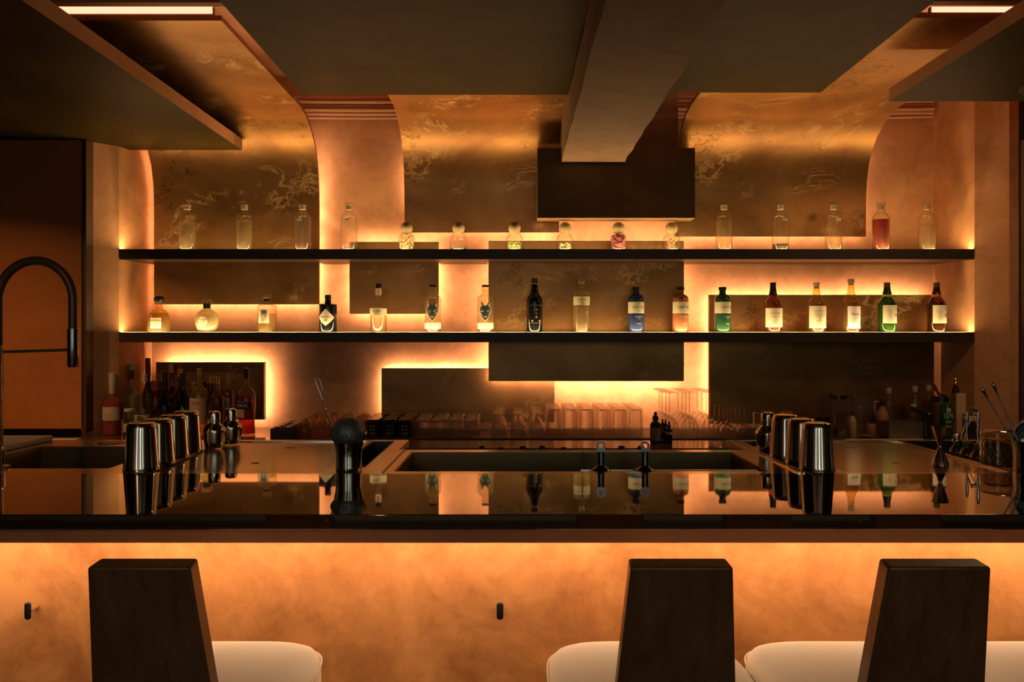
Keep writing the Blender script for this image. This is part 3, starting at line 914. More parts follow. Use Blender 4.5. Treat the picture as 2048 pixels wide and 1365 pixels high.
def interp(prof, z):
    for (r0, z0), (r1, z1) in zip(prof, prof[1:]):
        if z0 <= z <= z1 and z1 > z0: return r0 + (r1 - r0) * (z - z0) / (z1 - z0)
    return prof[-1][0]
def liquid_prof(prof, level, shrink=.0025, base=.006):
    P = [(0, base)]
    z = base
    n = 14
    for i in range(n + 1):
        z = base + (level - base) * i / n
        P.append((max(.001, interp(prof, z) - shrink), z))
    P.append((0, level))
    return P
def bottle(label, px, topy, base_z, d, r, prof, gmat, cap=None, liquid=None, sy=1.0, name='spirit_bottle', group=None, rz=0.0, cat='bottle', smooth=40, X=None, flute=None):
    """prof: [(r,z)] in metres from the base; cap: (profile, material, name); liquid: (level, material)"""
    t = thing(name, label, cat, (PX(px, d) if X is None else X, d, base_z + .0002), rz, group)
    t['r'] = r
    del t['r']
    MB().lathe([(0, 0)] + prof, 40, sy=sy, flute=flute).out('bottle_body', gmat, t, smooth)
    if liquid: MB().lathe(liquid_prof(prof, liquid[0]), 32, sy=sy).out('liquid', liquid[1], t, 40)
    if cap:
        for cp, cm, cn in (cap if isinstance(cap, list) else [cap]):
            MB().lathe(cp, 28).out(cn, cm, t, 40)
    return t
S_ = 4.885 / F      # metres per pixel at the bottles
def rp(*pts): return list(pts)
FLASK = rp((.044, 0), (.0475, .003), (.049, .008), (.049, .186), (.0485, .194), (.046, .203), (.040, .213), (.032, .221), (.026, .226), (.0225, .231), (.0215, .238), (.0215, .262), (.0235, .264), (.0235, .268))
BD = 4.80 + .036 + .050
def flask(label, px, level, lm, tagtxt=None, angt=0.0, dome=False):
    prof = FLASK
    cap = [([(0, .2445), (.0195, .2445), (.0200, .269), (.0200, .2705), (0, .2705)], M_CORK, 'stopper'),
           ([(0, .2706), (.0235, .2706), (.0245, .272), (.0245, .281), (.0235, .2835), (0, .284)], M_GLASS, 'stopper_top')]
    t = bottle(label, px, 0, Z_UP, BD, .049, prof, M_GLASS, cap, (level, lm), name='glass_flask', group='corked glass flasks on the upper shelf')
    if tagtxt:
        wrap_patch('name_sticker', t, .0493, .172, .186, angt - .32, angt + .32, M_PAPER)
        put_text(t.children[-1], tagtxt, .011, .179, .0499, angt)
    return t
def zl(y, base=498.6): return (base - y) * S_
flask('clear corked flask, leftmost on the upper shelf, filled with clear spirit', 375, zl(443), M_LCLEAR)
flask('clear corked flask, second on the upper shelf, filled almost to its shoulder', 489, zl(439), M_LCLEAR)
flask('corked flask with a little dark red liquid and a sticker, third on the upper shelf', 605, zl(481), M_LDAMB, 'MEZCAL', -.15)
flask('nearly empty clear corked flask with a sticker, left of the spice jars', 698, zl(494), M_LCLEAR, 'RUM', -.1)
flask('clear corked flask right of the spice jars, filled to its shoulder', 1448, zl(440), M_LCLEAR)
flask('clear corked flask with black liquid at the bottom and a sticker', 1561, zl(486), M_LDARK, 'PLUM', .25)
flask('clear corked flask one third full of clear liquid, under the curved panel at right', 1667, zl(470), M_LCLEAR, 'GIN', .3)
flask('corked flask full of red cordial on the upper shelf', 1762, zl(437), M_LRED)
flask('clear corked flask at the right end of the upper shelf', 1854, zl(447), M_LCLEAR)

# spice jars with ball stoppers
JAR = rp((.044, 0), (.049, .003), (.0505, .008), (.0505, .068), (.048, .078), (.040, .090), (.0345, .096), (.0335, .104), (.0355, .106))
def chips(kind, seed, parent):
    rd = random.Random(seed); m = MB()
    cols = {'sticks': (330, (.0095, .0030, .0028), .088), 'few': (110, (.0075, .0048, .0025), .016), 'herb': (380, (.0085, .0040, .0022), .050),
            'pods': (26, (.019, .0065, .0055), .034), 'petals': (300, (.0105, .0085, .0030), .090), 'bark': (34, (.028, .0042, .0038), .062)}
    n, sz, top = cols[kind]
    for i in range(n):
        a = rd.uniform(0, 2 * PI); rr = .042 * math.sqrt(rd.random())
        z = .008 + (top - .008) * (i / n)
        lim = max(.006, .046 - max(sz) * 1.0)
        rr = min(rr, lim)
        M = Matrix.Translation((rr * math.cos(a), rr * math.sin(a), z + max(sz) * .35)) @ Matrix.Rotation(rd.uniform(0, PI), 4, 'Z') @ Matrix.Rotation(rd.uniform(-.7, .7), 4, 'X') @ Matrix.Rotation(rd.uniform(-.8, .8), 4, 'Y')
        k = rd.uniform(.6, 1.1)
        a_, b_, c_ = (s * k for s in sz)
        v = [(-a_, 0, 0), (0, -b_, -c_), (0, b_, -c_), (0, b_, c_), (0, -b_, c_), (a_, 0, 0)]
        m.add(v, [(0, 2, 1), (0, 3, 2), (0, 4, 3), (0, 1, 4), (5, 1, 2), (5, 2, 3), (5, 3, 4), (5, 4, 1)], M)
    mats = {'sticks': (.62, .46, .22), 'few': (.10, .05, .03), 'herb': (.30, .33, .08), 'pods': (.38, .36, .15), 'petals': (.30, .05, .07), 'bark': (.48, .30, .15)}
    o = m.out('filling', simple('dried ' + kind, mats[kind], .8), parent)
    o['kind'] = 'stuff'; o['label'] = 'dried %s filling' % kind
for px, kind, lab in ((813, 'sticks', 'full of pale chopped dried roots'), (917, 'few', 'with a thin layer of dark seeds'), (1029, 'herb', 'with green dried herbs'),
                      (1130, 'pods', 'with a few green pods'), (1237, 'petals', 'full of dark red dried petals'), (1343, 'bark', 'with sticks of bark')):
    t = bottle('small glass jar with a wooden ball stopper, ' + lab, px, 0, Z_UP, BD + .002, .05, JAR, M_GLASS, None, None, name='spice_jar', group='ball-stoppered spice jars on the upper shelf', cat='jar')
    rb = .037; zc = .133
    ball = [(rb * math.sin(a), zc - rb * math.cos(a)) for a in [PI * i / 20 for i in range(21)]]
    ball[0] = (0, zc - rb); ball[-1] = (0, zc + rb)
    MB().lathe(ball, 36).out('ball_stopper', M_BALL, t, 60)
    chips(kind, px, t)

# ------------------------------------------------------------------ lower shelf spirits
def zz(y): return (665 - y) * S_
def cap(r, z0, z1, mat, name='cap', bev=.0015): return ([(0, z0), (r, z0), (r, z1 - bev), (r - bev, z1), (0, z1)], mat, name)
LD = 4.80 + .034 + .050
G = 'spirit bottles on the lower shelf'
def sp(label, px, r, prof, gm, cp, liq, sy=1.0, rz=0.0, **k):
    return bottle(label, px, 0, Z_LO, 4.836 + r * sy + .004, r, prof, gm, cp, liq, sy=sy, rz=rz, group=G, **k)
# 1 squat tequila
p = rp((.066, 0), (.071, .004), (.072, .010), (.068, .050), (.062, .095), (.052, .118), (.036, .132), (.024, .139), (.0215, .145), (.0215, .168), (.0245, .171), (.0245, .176))
t = sp('squat amber tequila bottle with a round black stopper, leftmost on the lower shelf', 318, .072, p, M_LPALE, [([(0, .1765), (.022, .1765), (.027, .184), (.030, .194), (.029, .204), (.022, .213), (0, .217)], M_BLACK, 'stopper')], (.115, M_LPALE), sy=.55)
lb = wrap_patch('paper_label', t, .0705, .022, .086, -.55, .42, M_PAPER, .56)
put_text(lb, 'PATRÓN', .0165, .068, .0712, -.06, M_INK, .56); put_text(lb, 'TEQUILA', .0085, .050, .0712, -.06, M_REDINK, .56); lines(lb, .0712, .030, .042, 3, .045, M_INK, -.06, .56, 3)
# 2 round pale tequila
p = rp((.030, 0), (.046, .004), (.060, .018), (.069, .042), (.0715, .066), (.068, .090), (.058, .112), (.042, .128), (.027, .137), (.0215, .143), (.0205, .164), (.0205, .172))
t = sp('round pale yellow tequila bottle with a glass stopper on the lower shelf', 414, .0715, p, M_FROST, [([(0, .1721), (.030, .1721), (.033, .176), (.033, .190), (.029, .196), (0, .197)], M_GLASS, 'stopper'), ([(.0212, .142), (.0222, .142), (.0222, .1715), (.0212, .1715)], M_BLACKG, 'neck_band')], None, sy=.6)
pts = [(.030 * math.cos(2 * PI * i / 28), .064 + .030 * math.sin(2 * PI * i / 28)) for i in range(28)]
lb = poly_patch('paper_label', t, .0722, pts, M_PAPER, .60, -.15)
put_text(lb, 'Don Julio', .0145, .076, .0728, -.15, M_INK, .60); lines(lb, .0728, .046, .062, 4, .035, M_GOLDINK, -.15, .60, 5)
# 3 faceted whisky
p = rp((.050, 0), (.055, .003), (.0565, .008), (.0565, .150), (.0545, .158), (.045, .164), (.030, .169), (.018, .173), (.0165, .177), (.0165, .190))
fl = lambda a, z: 1.0 - .02 * abs(math.sin(a * 12)) if z < .16 else 1.0
t = sp('faceted pale whisky bottle with a wide square glass stopper and black brush lettering', 534, .0565, p, M_GLASS, [([(0, .198), (.017, .198), (.026, .206), (.0295, .214), (.0295, .228), (.0275, .2305), (0, .2305)], M_GLASS, 'stopper'), cap(.019, .184, .1978, M_BLACK, 'collar')], (.112, M_LPALE), flute=fl, smooth=12)
lb = wrap_patch('paper_label', t, .0572, .054, .134, -.72, .50, M_PAPER)
put_text(lb, '響', .046, .108, .0579, -.06, M_INK); put_text(lb, 'HIBIKI', .0085, .078, .0579, -.1, M_INK); lines(lb, .0579, .060, .070, 3, .04, M_INK, -.2, 1, 9)
# 4 apothecary gin
p = rp((.048, 0), (.051, .003), (.0525, .008), (.0525, .158), (.0515, .166), (.044, .169), (.021, .171), (.0185, .175), (.0185, .184))
t = sp('stout black gin bottle with a cream diamond label', 656, .0525, p, M_BLACKG, [([(0, .1845), (.0165, .1845), (.0185, .188), (.0165, .194), (.0185, .199), (.0185, .222), (.0165, .2235), (0, .2235)], M_BLACK, 'stopper')], None)
pts = [(0, .140), (.030, .110), (.0535, .088), (.030, .062), (0, .038), (-.030, .062), (-.0535, .088), (-.030, .110)]
lb = poly_patch('diamond_label', t, .0530, pts, M_PAPER, 1, -.05)
put_text(lb, "HENDRICK'S", .0155, .090, .0536, -.05, M_INK, wide=.92); put_text(lb, 'GIN', .0135, .070, .0536, -.05, M_INK)
# 5 clear gin with upper label
p = rp((.046, 0), (.0485, .003), (.0485, .098), (.0495, .100), (.0505, .134), (.0505, .146), (.048, .150), (.022, .152), (.016, .157), (.0145, .172), (.0165, .212), (.0185, .216), (.0185, .222))
t = sp('clear gin bottle with a cream band label high on its body, left of centre', 757, .0505, p, M_GLASS, [cap(.0175, .2225, .289 - .026, M_CORK, 'stopper'), cap(.0185, .2635, .290, M_BLACK, 'cap')], (.144, M_LCLEAR))
lb = wrap_patch('paper_label', t, .0512, .100, .142, -1.4, 1.4, M_PAPER)
put_text(lb, 'ROKU', .0185, .124, .0519, -.05, M_INK); lines(lb, .0519, .106, .113, 2, .035, M_INK, -.05, 1, 2)
# 6,7 wolf gins
def wolf(label, px, seed):
    p = rp((.044, 0), (.0475, .003), (.049, .008), (.049, .196), (.047, .207), (.040, .216), (.030, .222), (.023, .229), (.0205, .240), (.0205, .252), (.0235, .255), (.0235, .259))
    t = sp(label, px, .049, p, M_FROST2, [([(0, .2595), (.0215, .2595), (.0225, .262), (.0225, .268), (.0175, .270), (0, .270)], M_GLASS, 'stopper'), cap(.0225, .2705, .282, M_BLACK, 'cap')], (.10, M_LCLEAR))
    wh = [(0, .062), (.016, .080), (.030, .104), (.041, .123), (.036, .140), (.030, .170), (.022, .186), (.010, .160), (0, .158), (-.010, .160), (-.022, .186), (-.030, .170), (-.036, .140), (-.041, .123), (-.030, .104), (-.016, .080)]
    bk = [(x * .90, .067 + (z - .062) * .93) for x, z in wh]
    a = poly_patch('wolf_label', t, .0496, wh, M_PAPER2)
    b = poly_patch('wolf_face', a, .0496, bk, simple('wolf ink %d' % seed, (.045, .05, .035), .6), off=.0006)
    rd = random.Random(seed)
    v = []; f = []
    def tri(pts):
        n = len(v)
        for x, z in pts:
            q = x / .0496; v.append((.0508 * math.sin(q), -.0508 * math.cos(q), z))
        f.append(tuple(range(n, n + len(pts))))
    for sx in (-1, 1):
        tri([(sx * .006, .124), (sx * .016, .131), (sx * .014, .122)])                      # eye
        tri([(sx * .024, .172), (sx * .026, .150), (sx * .017, .158)])                      # inner ear
        tri([(sx * .004, .094), (sx * .010, .100), (sx * .006, .082)])
        for k in range(7):
            x0 = rd.uniform(.010, .030); z0 = .145 - (x0 - .01) * 1.2 - k * .004
            tri([(sx * x0, z0), (sx * (x0 + .006), z0 - .001), (sx * (x0 + .001), z0 - .007)])
    tri([(0, .086), (.005, .094), (-.005, .094)])
    mk('wolf_lines', v, f, M_PAPER2, a)
    lb = wrap_patch('paper_label', t, .0497, .020, .056, -1.35, 1.35, M_PAPER)
    put_text(lb, 'LONE WOLF', .0115, .041, .0504, 0, M_GOLDINK)
    return t
M_FROST2 = glass('frosted clear glass', tint=(.90, .86, .74), edge=(.7, .62, .42), glow=(.9, .8, .5), gw=.13)
wolf('clear bottle with a dark wolf head label, left one of the pair', 866, 5)
wolf('clear bottle with a dark wolf head label, right one beside the tall black bottle', 971, 6)
# 8 tall black gin
p = rp((.042, 0), (.0455, .003), (.047, .008), (.0475, .150), (.049, .176), (.047, .196), (.039, .213), (.029, .226), (.0235, .238), (.0205, .262), (.0185, .286))
t = sp('tall black bottle with a copper neck ring and gold symbols', 1069, .049, p, M_BLACKG, [cap(.0205, .2865, .2925, M_GOLDINK, 'neck_ring'), cap(.0190, .293, .322, M_BROWNG, 'cap')], None)
for i, (c, aa, z) in enumerate((('季', .22, .132), ('の', .22, .110), ('美', .22, .088), ('◆', -.30, .066), ('◆', .66, .066))):
    put_text(t, c, .015, z, .0492, aa, M_GOLDINK)
wrap_patch('gold_line', t, .0497, .160, .1612, -.6, 1.1, M_GOLDINK); wrap_patch('gold_line', t, .0490, .054, .0552, -.9, 1.1, M_GOLDINK)
# 9 textured clear gin
p = rp((.044, 0), (.048, .003), (.0490, .010), (.0490, .236 - .004), (.048, .238), (.036, .243), (.022, .246), (.0195, .250), (.0185, .284), (.0185, .287))
tx = lambda a, z: 1.0 + (.012 * math.sin(z * 900) if z < .15 else 0) - (.006 if (.15 < z < .16) else 0)
pp = [(interp(p, z), z) for z in [0] + lin(.003, .150, 60)] + p[3:]
pp = [(.044, 0)] + [(interp(p, z), z) for z in lin(.003, .150, 60)] + p[3:]
t = sp('clear ribbed bottle with a square yellow stopper, at the centre of the lower shelf', 1163, .049, pp, M_FROST2, [([(0, .2875), (.014, .2875), (.0175, .293), (.021, .297), (.021, .318), (.0195, .320), (0, .320)], M_FROST, 'stopper')], (.230, M_LCLEAR), flute=tx)
lb = wrap_patch('paper_label', t, .0497, .160, .212, -1.4, 1.4, M_PAPER)
put_text(lb, 'THE BOTANIST', .0110, .192, .0504, 0, M_INK, wide=.9); lines(lb, .0504, .168, .182, 3, .040, M_INK, 0, 1, 4)
# 10-12 gins in coloured glass
def crafter(label, px, col, tilt):
    m, nt, b = nm('coloured glass ' + label[:12])
    b.inputs['Base Color'].default_value = (*col, 1); b.inputs['Roughness'].default_value = .22; b.inputs['Metallic'].default_value = .35
    p = rp((.038, 0), (.044, .004), (.0475, .012), (.048, .020), (.048, .190), (.0465, .204), (.039, .217), (.028, .223), (.0205, .228), (.0190, .235), (.0190, .250))
    t = sp(label, px, .048, p, m, [([(0, .2505), (.0215, .2505), (.0215, .2535), (.0232, .254), (.0232, .268), (.0215, .270), (0, .270)], M_BLACK, 'cap')], None)
    lb = wrap_patch('paper_label', t, .0486, .112, .180, -1.45, 1.45, M_PAPER)
    put_text(lb, "CRAFTER'S", .0205, .147, .0493, tilt, M_INK, wide=.85); put_text(lb, '▲', .010, .168, .0493, tilt, M_REDINK); lines(lb, .0493, .122, .130, 2, .035, M_INK, tilt, 1, 7)
    put_text(t, 'LONDON DRY', .0072, .092, .0486, tilt, M_WHITEINK); put_text(t, 'GIN', .0072, .082, .0486, tilt, M_WHITEINK); put_text(t, 'ESTONIA', .0062, .050, .0486, tilt, M_WHITEINK)
    return t
crafter('dark blue gin bottle with a cream label, right of centre', 1272, (.035, .055, .14), .25)
crafter('copper pink gin bottle with a cream label', 1361, (.50, .19, .085), .35)
crafter('dark green gin bottle with a cream label', 1445, (.03, .10, .04), .45)
# 13-15 amber whiskies
W1 = rp((.044, 0), (.0495, .003), (.0515, .008), (.0525, .130), (.0535, .160), (.050, .178), (.040, .192), (.030, .201), (.0245, .208), (.0265, .214), (.0265, .220), (.0225, .228), (.0195, .246), (.0165, .270), (.0165, .278))
t = sp('amber whisky bottle with a black neck and large cream label', 1546, .0525, W1, M_LAMB, [([(.0270, .222), (.0235, .229), (.0205, .247), (.0176, .271), (.0176, .281), (0, .281)], M_BLACK, 'neck_foil'), cap(.0180, .2812, .297, M_BLACK, 'cap')], (.182, M_LAMB))
lb = wrap_patch('paper_label', t, .0545, .030, .143, -1.2, 1.2, M_PAPER)
put_text(lb, 'THE BALVENIE', .0100, .112, .0552, 0, M_INK, wide=.95); put_text(lb, 'DoubleWood', .0085, .094, .0552, 0, M_INK); put_text(lb, '12', .012, .078, .0552, 0, M_INK); lines(lb, .0552, .045, .066, 4, .06, M_INK, 0, 1, 8)
t = sp('pale amber whisky bottle with a clear neck and finely printed cream label', 1633, .0525, W1, M_LPALE, [([(0, .262), (.0140, .262), (.0160, .2785), (.0185, .279), (.0195, .286), (.0190, .294), (.016, .297), (0, .297)], M_CORK, 'stopper')], (.172, M_LAMB))
lb = wrap_patch('paper_label', t, .0545, .024, .156, -1.2, 1.2, M_PAPER)
put_text(lb, 'THE MACALLAN', .0090, .126, .0552, 0, M_INK); lines(lb, .0552, .092, .112, 5, .07, M_INK, 0, 1, 2); put_text(lb, '18', .012, .080, .0552, 0, M_INK); put_text(lb, 'YEARS OLD', .0075, .068, .0552, 0, M_INK); lines(lb, .0552, .032, .056, 4, .07, M_INK, 0, 1, 3)
W2 = rp((.044, 0), (.0495, .003), (.0505, .008), (.0515, .160), (.051, .172), (.045, .188), (.034, .204), (.0255, .215), (.0250, .220), (.0265, .223), (.0215, .236), (.0185, .262), (.0160, .288), (.0160, .292))
t = sp('whisky bottle with a tall clear neck and a bright white label with a handwritten name', 1702, .0515, W2, M_LPALE, [([(0, .282), (.0130, .282), (.0152, .2925), (.0190, .293), (.0190, .315), (.0170, .318), (0, .318)], M_CORK, 'stopper')], (.176, M_LAMB))
lb = wrap_patch('paper_label', t, .0525, .022, .154, -.75, 1.05, M_PAPER2)
put_text(lb, 'Iwai', .024, .108, .0532, .10, M_INK, wide=1.2); lines(lb, .0532, .060, .092, 4, .05, M_GOLDINK, .12, 1, 5)
# 16,17 kanji whiskies
W3 = rp((.044, 0), (.0500, .003), (.0515, .008), (.0520, .120), (.0530, .162), (.0505, .176), (.040, .192), (.030, .204), (.0262, .210), (.0262, .226), (.0245, .232), (.0195, .252), (.0175, .268), (.0175, .270))
def kanji(label, px, gm, lm, k1, k2, capm, bandm, yr):
    t = sp(label, px, .053, W3, gm, [([(.0265, .2275), (.0250, .233), (.0202, .253), (.0183, .269), (0, .269)], capm, 'neck_foil'), cap(.0185, .2692, .297, M_CAPD, 'cap'), ([(.0264, .212), (.0272, .213), (.0272, .224), (.0264, .225)], bandm, 'neck_band')], (.178, lm))
    lb = wrap_patch('paper_label', t, .0539, .053, .160, -.85, 1.30, M_PAPER)
    put_text(lb, k1, .032, .138, .0546, .72, M_INK); put_text(lb, k2, .032, .098, .0546, .72, M_INK)
    put_text(lb, yr, .012, .094, .0546, -.1, M_INK); lines(lb, .0546, .064, .084, 3, .035, M_INK, -.1, 1, 5); lines(lb, .0546, .108, .132, 4, .035, M_INK, -.15, 1, 6)
    return t
M_CAPD = simple('dark brown cap', (.07, .045, .02), .4)
kanji('dark green whisky bottle with a cream label bearing two black brush characters', 1774, M_LGREEN, M_LGREEN, '白', '州', M_BLACK, simple('lime neck band', (.45, .50, .06), .5), '12')
kanji('dark brown whisky bottle with a brush-lettered cream label, rightmost on the lower shelf', 1873, M_BROWNG, M_LDAMB, '山', '崎', M_BROWNG, simple('copper neck band', (.60, .22, .08), .4, .4), '12')

# ------------------------------------------------------------------ upturned glassware on the back counter
ZM = MATZ + .0004
def cp(o, x, y, z, label, rz=0):
    c = copy_tree(o); c.location = (x, y, z); c.rotation_euler = (0, 0, rz); c['label'] = label; return c
ROWN = ['front', 'second', 'third', 'fourth', 'fifth', 'sixth']
def grid(proto, what, group, X0, dx, nx, Y0, dy, ny, skip=(), jit=.003, seed=1, slant=0.0, where=''):
    rd = random.Random(seed); first = True
    for j in range(ny):
        for i in range(nx):
            if (i, j) in skip: continue
            x = X0 + dx * i + rd.uniform(-jit, jit) + slant * j; y = Y0 + dy * j + rd.uniform(-jit, jit)
            lab = '%s, %s row, %s from the left' % (what, ROWN[j], ORD[i])
            if first:
                proto.location = (x, y, ZM); proto['label'] = lab; proto['group'] = group; first = False
            else: cp(proto, x, y, ZM, lab, rd.uniform(0, 6))
def shell(prof_out, prof_in, name, label, cat, mat=None, seg=28, smooth=40, flute=None, extra=None):
    t = thing(name, label, cat)
    o = MB().lathe(list(prof_out) + list(reversed(prof_in)), seg, flute=flute).out('glass_bowl', [mat or M_TUMB, M_TBASE if mat is None else mat], t, smooth, fix=False)
    h = prof_out[-1][1]; hi = prof_in[-1][1]
    for p in o.data.polygons:
        c = p.center.z
        if c > hi - .002 or c < .0012: p.material_index = 1
    return t
# straight tumblers (upturned: rim down, thick base on top)
def tumbler(name, label, rr, rb, h, base=.010, mat=None, flute=None, smooth=40):
    po = [(rr - .001, 0), (rr, .001), (rb + (rr - rb) * .12, h * .88), (rb, h - .004), (rb - .004, h), (0, h - .001)]
    pi = [(rr - .0018, 0), (rb - .0025, h - base), (rb - .008, h - base + .003), (0, h - base + .003)]
    return shell(po, pi, name, label, 'glass', mat, 28, smooth, flute)
# bullet-shaped glasses
po = [(.046, 0), (.0465, .001), (.0455, .025), (.042, .052), (.035, .078), (.026, .097), (.014, .108), (0, .111)]
pi = [(.0452, 0), (.0440, .025), (.0405, .051), (.0335, .076), (.024, .092), (.012, .101), (0, .103)]
M_BUL = glass('thin tinted glass', tint=(.96, .90, .84), edge=(.85, .60, .42), glow=(.9, .55, .32), gw=.06, refl=.7, base=.01, pw=2.4, rough=.1)
b_ = shell(po, pi, 'bullet_glass', '', 'glass', M_BUL, 28, 60)
grid(b_, 'upturned pointed round-topped glass', 'upturned bullet-shaped glasses behind the steel strainer', -1.176, .096, 4, 4.60, .098, 4, seed=4, jit=.002)
# dark cut rocks glasses
M_CUT = glass('smoky cut glass', tint=(.42, .33, .26), edge=(.12, .08, .05), glow=(.5, .3, .18), gw=.06, refl=.9, base=.05, pw=2.5)
ct = lambda a, z: 1.0 + (.022 * math.copysign(1, math.sin(a * 9 + z * 160) * math.sin(a * 9 - z * 160)) if .008 < z < .088 else 0)
rr = .0405
po = [(rr - .001, 0), (rr, .001)] + [(rr, z) for z in lin(.008, .088, 12)] + [(rr, .096), (rr - .004, .100), (0, .099)]
pi = [(rr - .003, 0), (rr - .004, .082), (rr - .010, .086), (0, .086)]
b_ = shell(po, pi, 'cut_rocks_glass', '', 'glass', M_CUT, 72, 12, ct)
grid(b_, 'upturned dark cut rocks glass', 'upturned cut rocks glasses', -.796, .0900, 3, 4.60, .090, 5, seed=5)
b_ = tumbler('rocks_tumbler', '', .0425, .040, .102)
grid(b_, 'upturned plain rocks tumbler', 'upturned plain rocks tumblers', -.520, .0925, 4, 4.60, .094, 4, seed=6)
# short stemmed goblets
def stemware(name, rim, bowl_h, stem_h, foot, rad_top=.006, stem_r=.0038, fat=1.0):
    h = bowl_h + stem_h
    po = [(rim, 0), (rim + .0005, .001), (rim * 1.02, bowl_h * .25), (rim * .98 * fat, bowl_h * .5), (rim * .80 * fat, bowl_h * .75), (rim * .45, bowl_h * .93), (rad_top, bowl_h + .004), (stem_r, bowl_h + .014),
          (stem_r, h - .014), (rad_top, h - .006), (foot * .5, h - .003), (foot, h - .0012), (foot, h), (0, h)]
    pi = [(rim - .0012, 0), (rim * 1.02 - .0014, bowl_h * .25), (rim * .98 * fat - .0014, bowl_h * .5), (rim * .80 * fat - .0014, bowl_h * .74), (rim * .42, bowl_h * .90), (0, bowl_h * .95)]
    t = thing(name, '', 'glass')
    # bowl with cavity
    bo = [p for p in po if p[1] <= bowl_h + .005]
    MB().lathe(bo + [(0, bowl_h + .0041)], 28).lathe(pi, 28).out('glass_bowl', M_TUMB, t, 40, fix=False)
    so = [(0, bowl_h + .0042)] + [p for p in po if p[1] > bowl_h + .005]
    MB().lathe([p for p in so if p[1] <= h - .010] + [(0, h - .0101)], 14).out('stem', M_TBASE, t, 40)
    MB().lathe([(0, h - .010), (rad_top * .9, h - .010), (rad_top, h - .006), (foot * .5, h - .003), (foot, h - .0015), (foot, h), (0, h)], 28).out('foot', M_TBASE, t, 40)
    return t
b_ = stemware('goblet', .044, .088, .045, .034)
grid(b_, 'upturned short-stemmed goblet', 'upturned short-stemmed goblets', -.088, .1070, 3, 4.60, .094, 5, seed=7, jit=.0045)
b_ = tumbler('highball_glass', '', .0430, .0375, .160, .012)
grid(b_, 'upturned tall highball glass', 'upturned highball glasses', .222, .0915, 6, 4.60, .0915, 5, seed=8)
b_ = stemware('wine_glass', .050, .120, .130, .046, stem_r=.0032)
grid(b_, 'upturned wine glass with long stem', 'upturned long-stemmed wine glasses', .868, .1150, 3, 4.61, .108, 4, seed=9, jit=.003)
b_ = stemware('coupe_glass', .043, .070, .085, .033, fat=1.06)
grid(b_, 'upturned coupe glass right of the wine glasses', 'upturned coupe glasses', 1.198, .094, 2, 4.62, .098, 4, seed=10, jit=.004)
b_ = tumbler('pint_glass', '', .040, .040, .140, .024)
b_.location = (1.375, 4.60, ZM); b_['label'] = 'thick upturned pint glass at the right end of the bar mat'
b_ = tumbler('beer_glass', '', .036, .034, .125, .016)
b_['label'] = 'faint upturned beer glass behind the bar mat end, left one of two'; b_.location = (1.51, 4.86, ZM); b_['group'] = 'upturned beer glasses at the right end of the mat'
cp(b_, 1.60, 4.84, ZM, 'faint upturned beer glass behind the bar mat end, right one of two')

# dark two-compartment caddy with small glasses
t = thing('glass_caddy', 'low black two-compartment caddy on the back counter, left of the pointed glasses', 'caddy', (-1.299, 4.56, KZ + .0004))
for sx in (-1, 1):
    MB().box(min(0, sx * .062) + (.0005 if sx > 0 else 0), max(0, sx * .062) - (.0005 if sx < 0 else 0), 0, .004, 0, .056).out('front_wall', M_RUBBER, t)
MB().box(-.062, .062, .0045, .44, 0, .004).out('base', M_RUBBER, t)
for x0 in (-.062, -.0015, .059):
    MB().box(x0, x0 + .003, .0045, .44, .0042, .054).out('side_wall', M_RUBBER, t)
b_ = tumbler('shot_glass', '', .022, .020, .062, .008)
k = 0
for j in range(6):
    for i, x in enumerate((-1.331, -1.269)):
        lab = 'small upturned shot glass in the black caddy, %s row, %s side' % (ROWN[j], ('left', 'right')[i])
        if k == 0: b_.location = (x, 4.60 + .068 * j, KZ + .0048); b_['label'] = lab; b_['group'] = 'shot glasses in the black caddy'
        else: cp(b_, x, 4.60 + .068 * j, KZ + .0048, lab)
        k += 1

# dropper bottles in front of the mat
def dropper(label, px, top, d, r, mat, lab=None):
    X = PX(px, d); H = PZ(top, d) - KZ
    t = thing('dropper_bottle', label, 'bottle', (X, d, KZ + .0003), 0, 'bitters dropper bottles on the back counter')
    hb = H * .60
    MB().lathe([(0, 0), (r * .92, 0), (r, .003), (r, hb), (r * .8, hb + r * .35), (r * .42, hb + r * .6), (r * .40, hb + r * .75), (0, hb + r * .75)], 28).out('bottle_body', mat, t, 40)
    z = hb + r * .76
    MB().lathe([(0, z), (r * .55, z), (r * .55, z + (H - z) * .42), (r * .30, z + (H - z) * .50), (r * .30, H - r * .28), (r * .18, H - .001), (0, H)], 20).out('dropper_cap', M_BLACK, t, 50)
    if lab: wrap_patch('paper_label', t, r + .0006, lab[0], lab[1], -1.1, 1.1, lab[2])
    return t
M_DIMPAPER = simple('kraft label', (.30, .23, .13), .7)
dropper('tall bitters dropper bottle with a kraft label on the back counter', 1311, 824, 4.37, .029, M_DKG, (.015, .085, M_DIMPAPER))
dropper('small black dropper bottle right behind the tall one', 1325, 838, 4.44, .016, M_BLACKG)
dropper('small black dropper bottle, middle of the cluster', 1331, 840, 4.395, .016, M_BLACKG)
dropper('small black dropper bottle with a pale label strip, right end of its cluster', 1338, 843, 4.35, .0175, M_BLACKG, (.050, .064, M_PAPER))

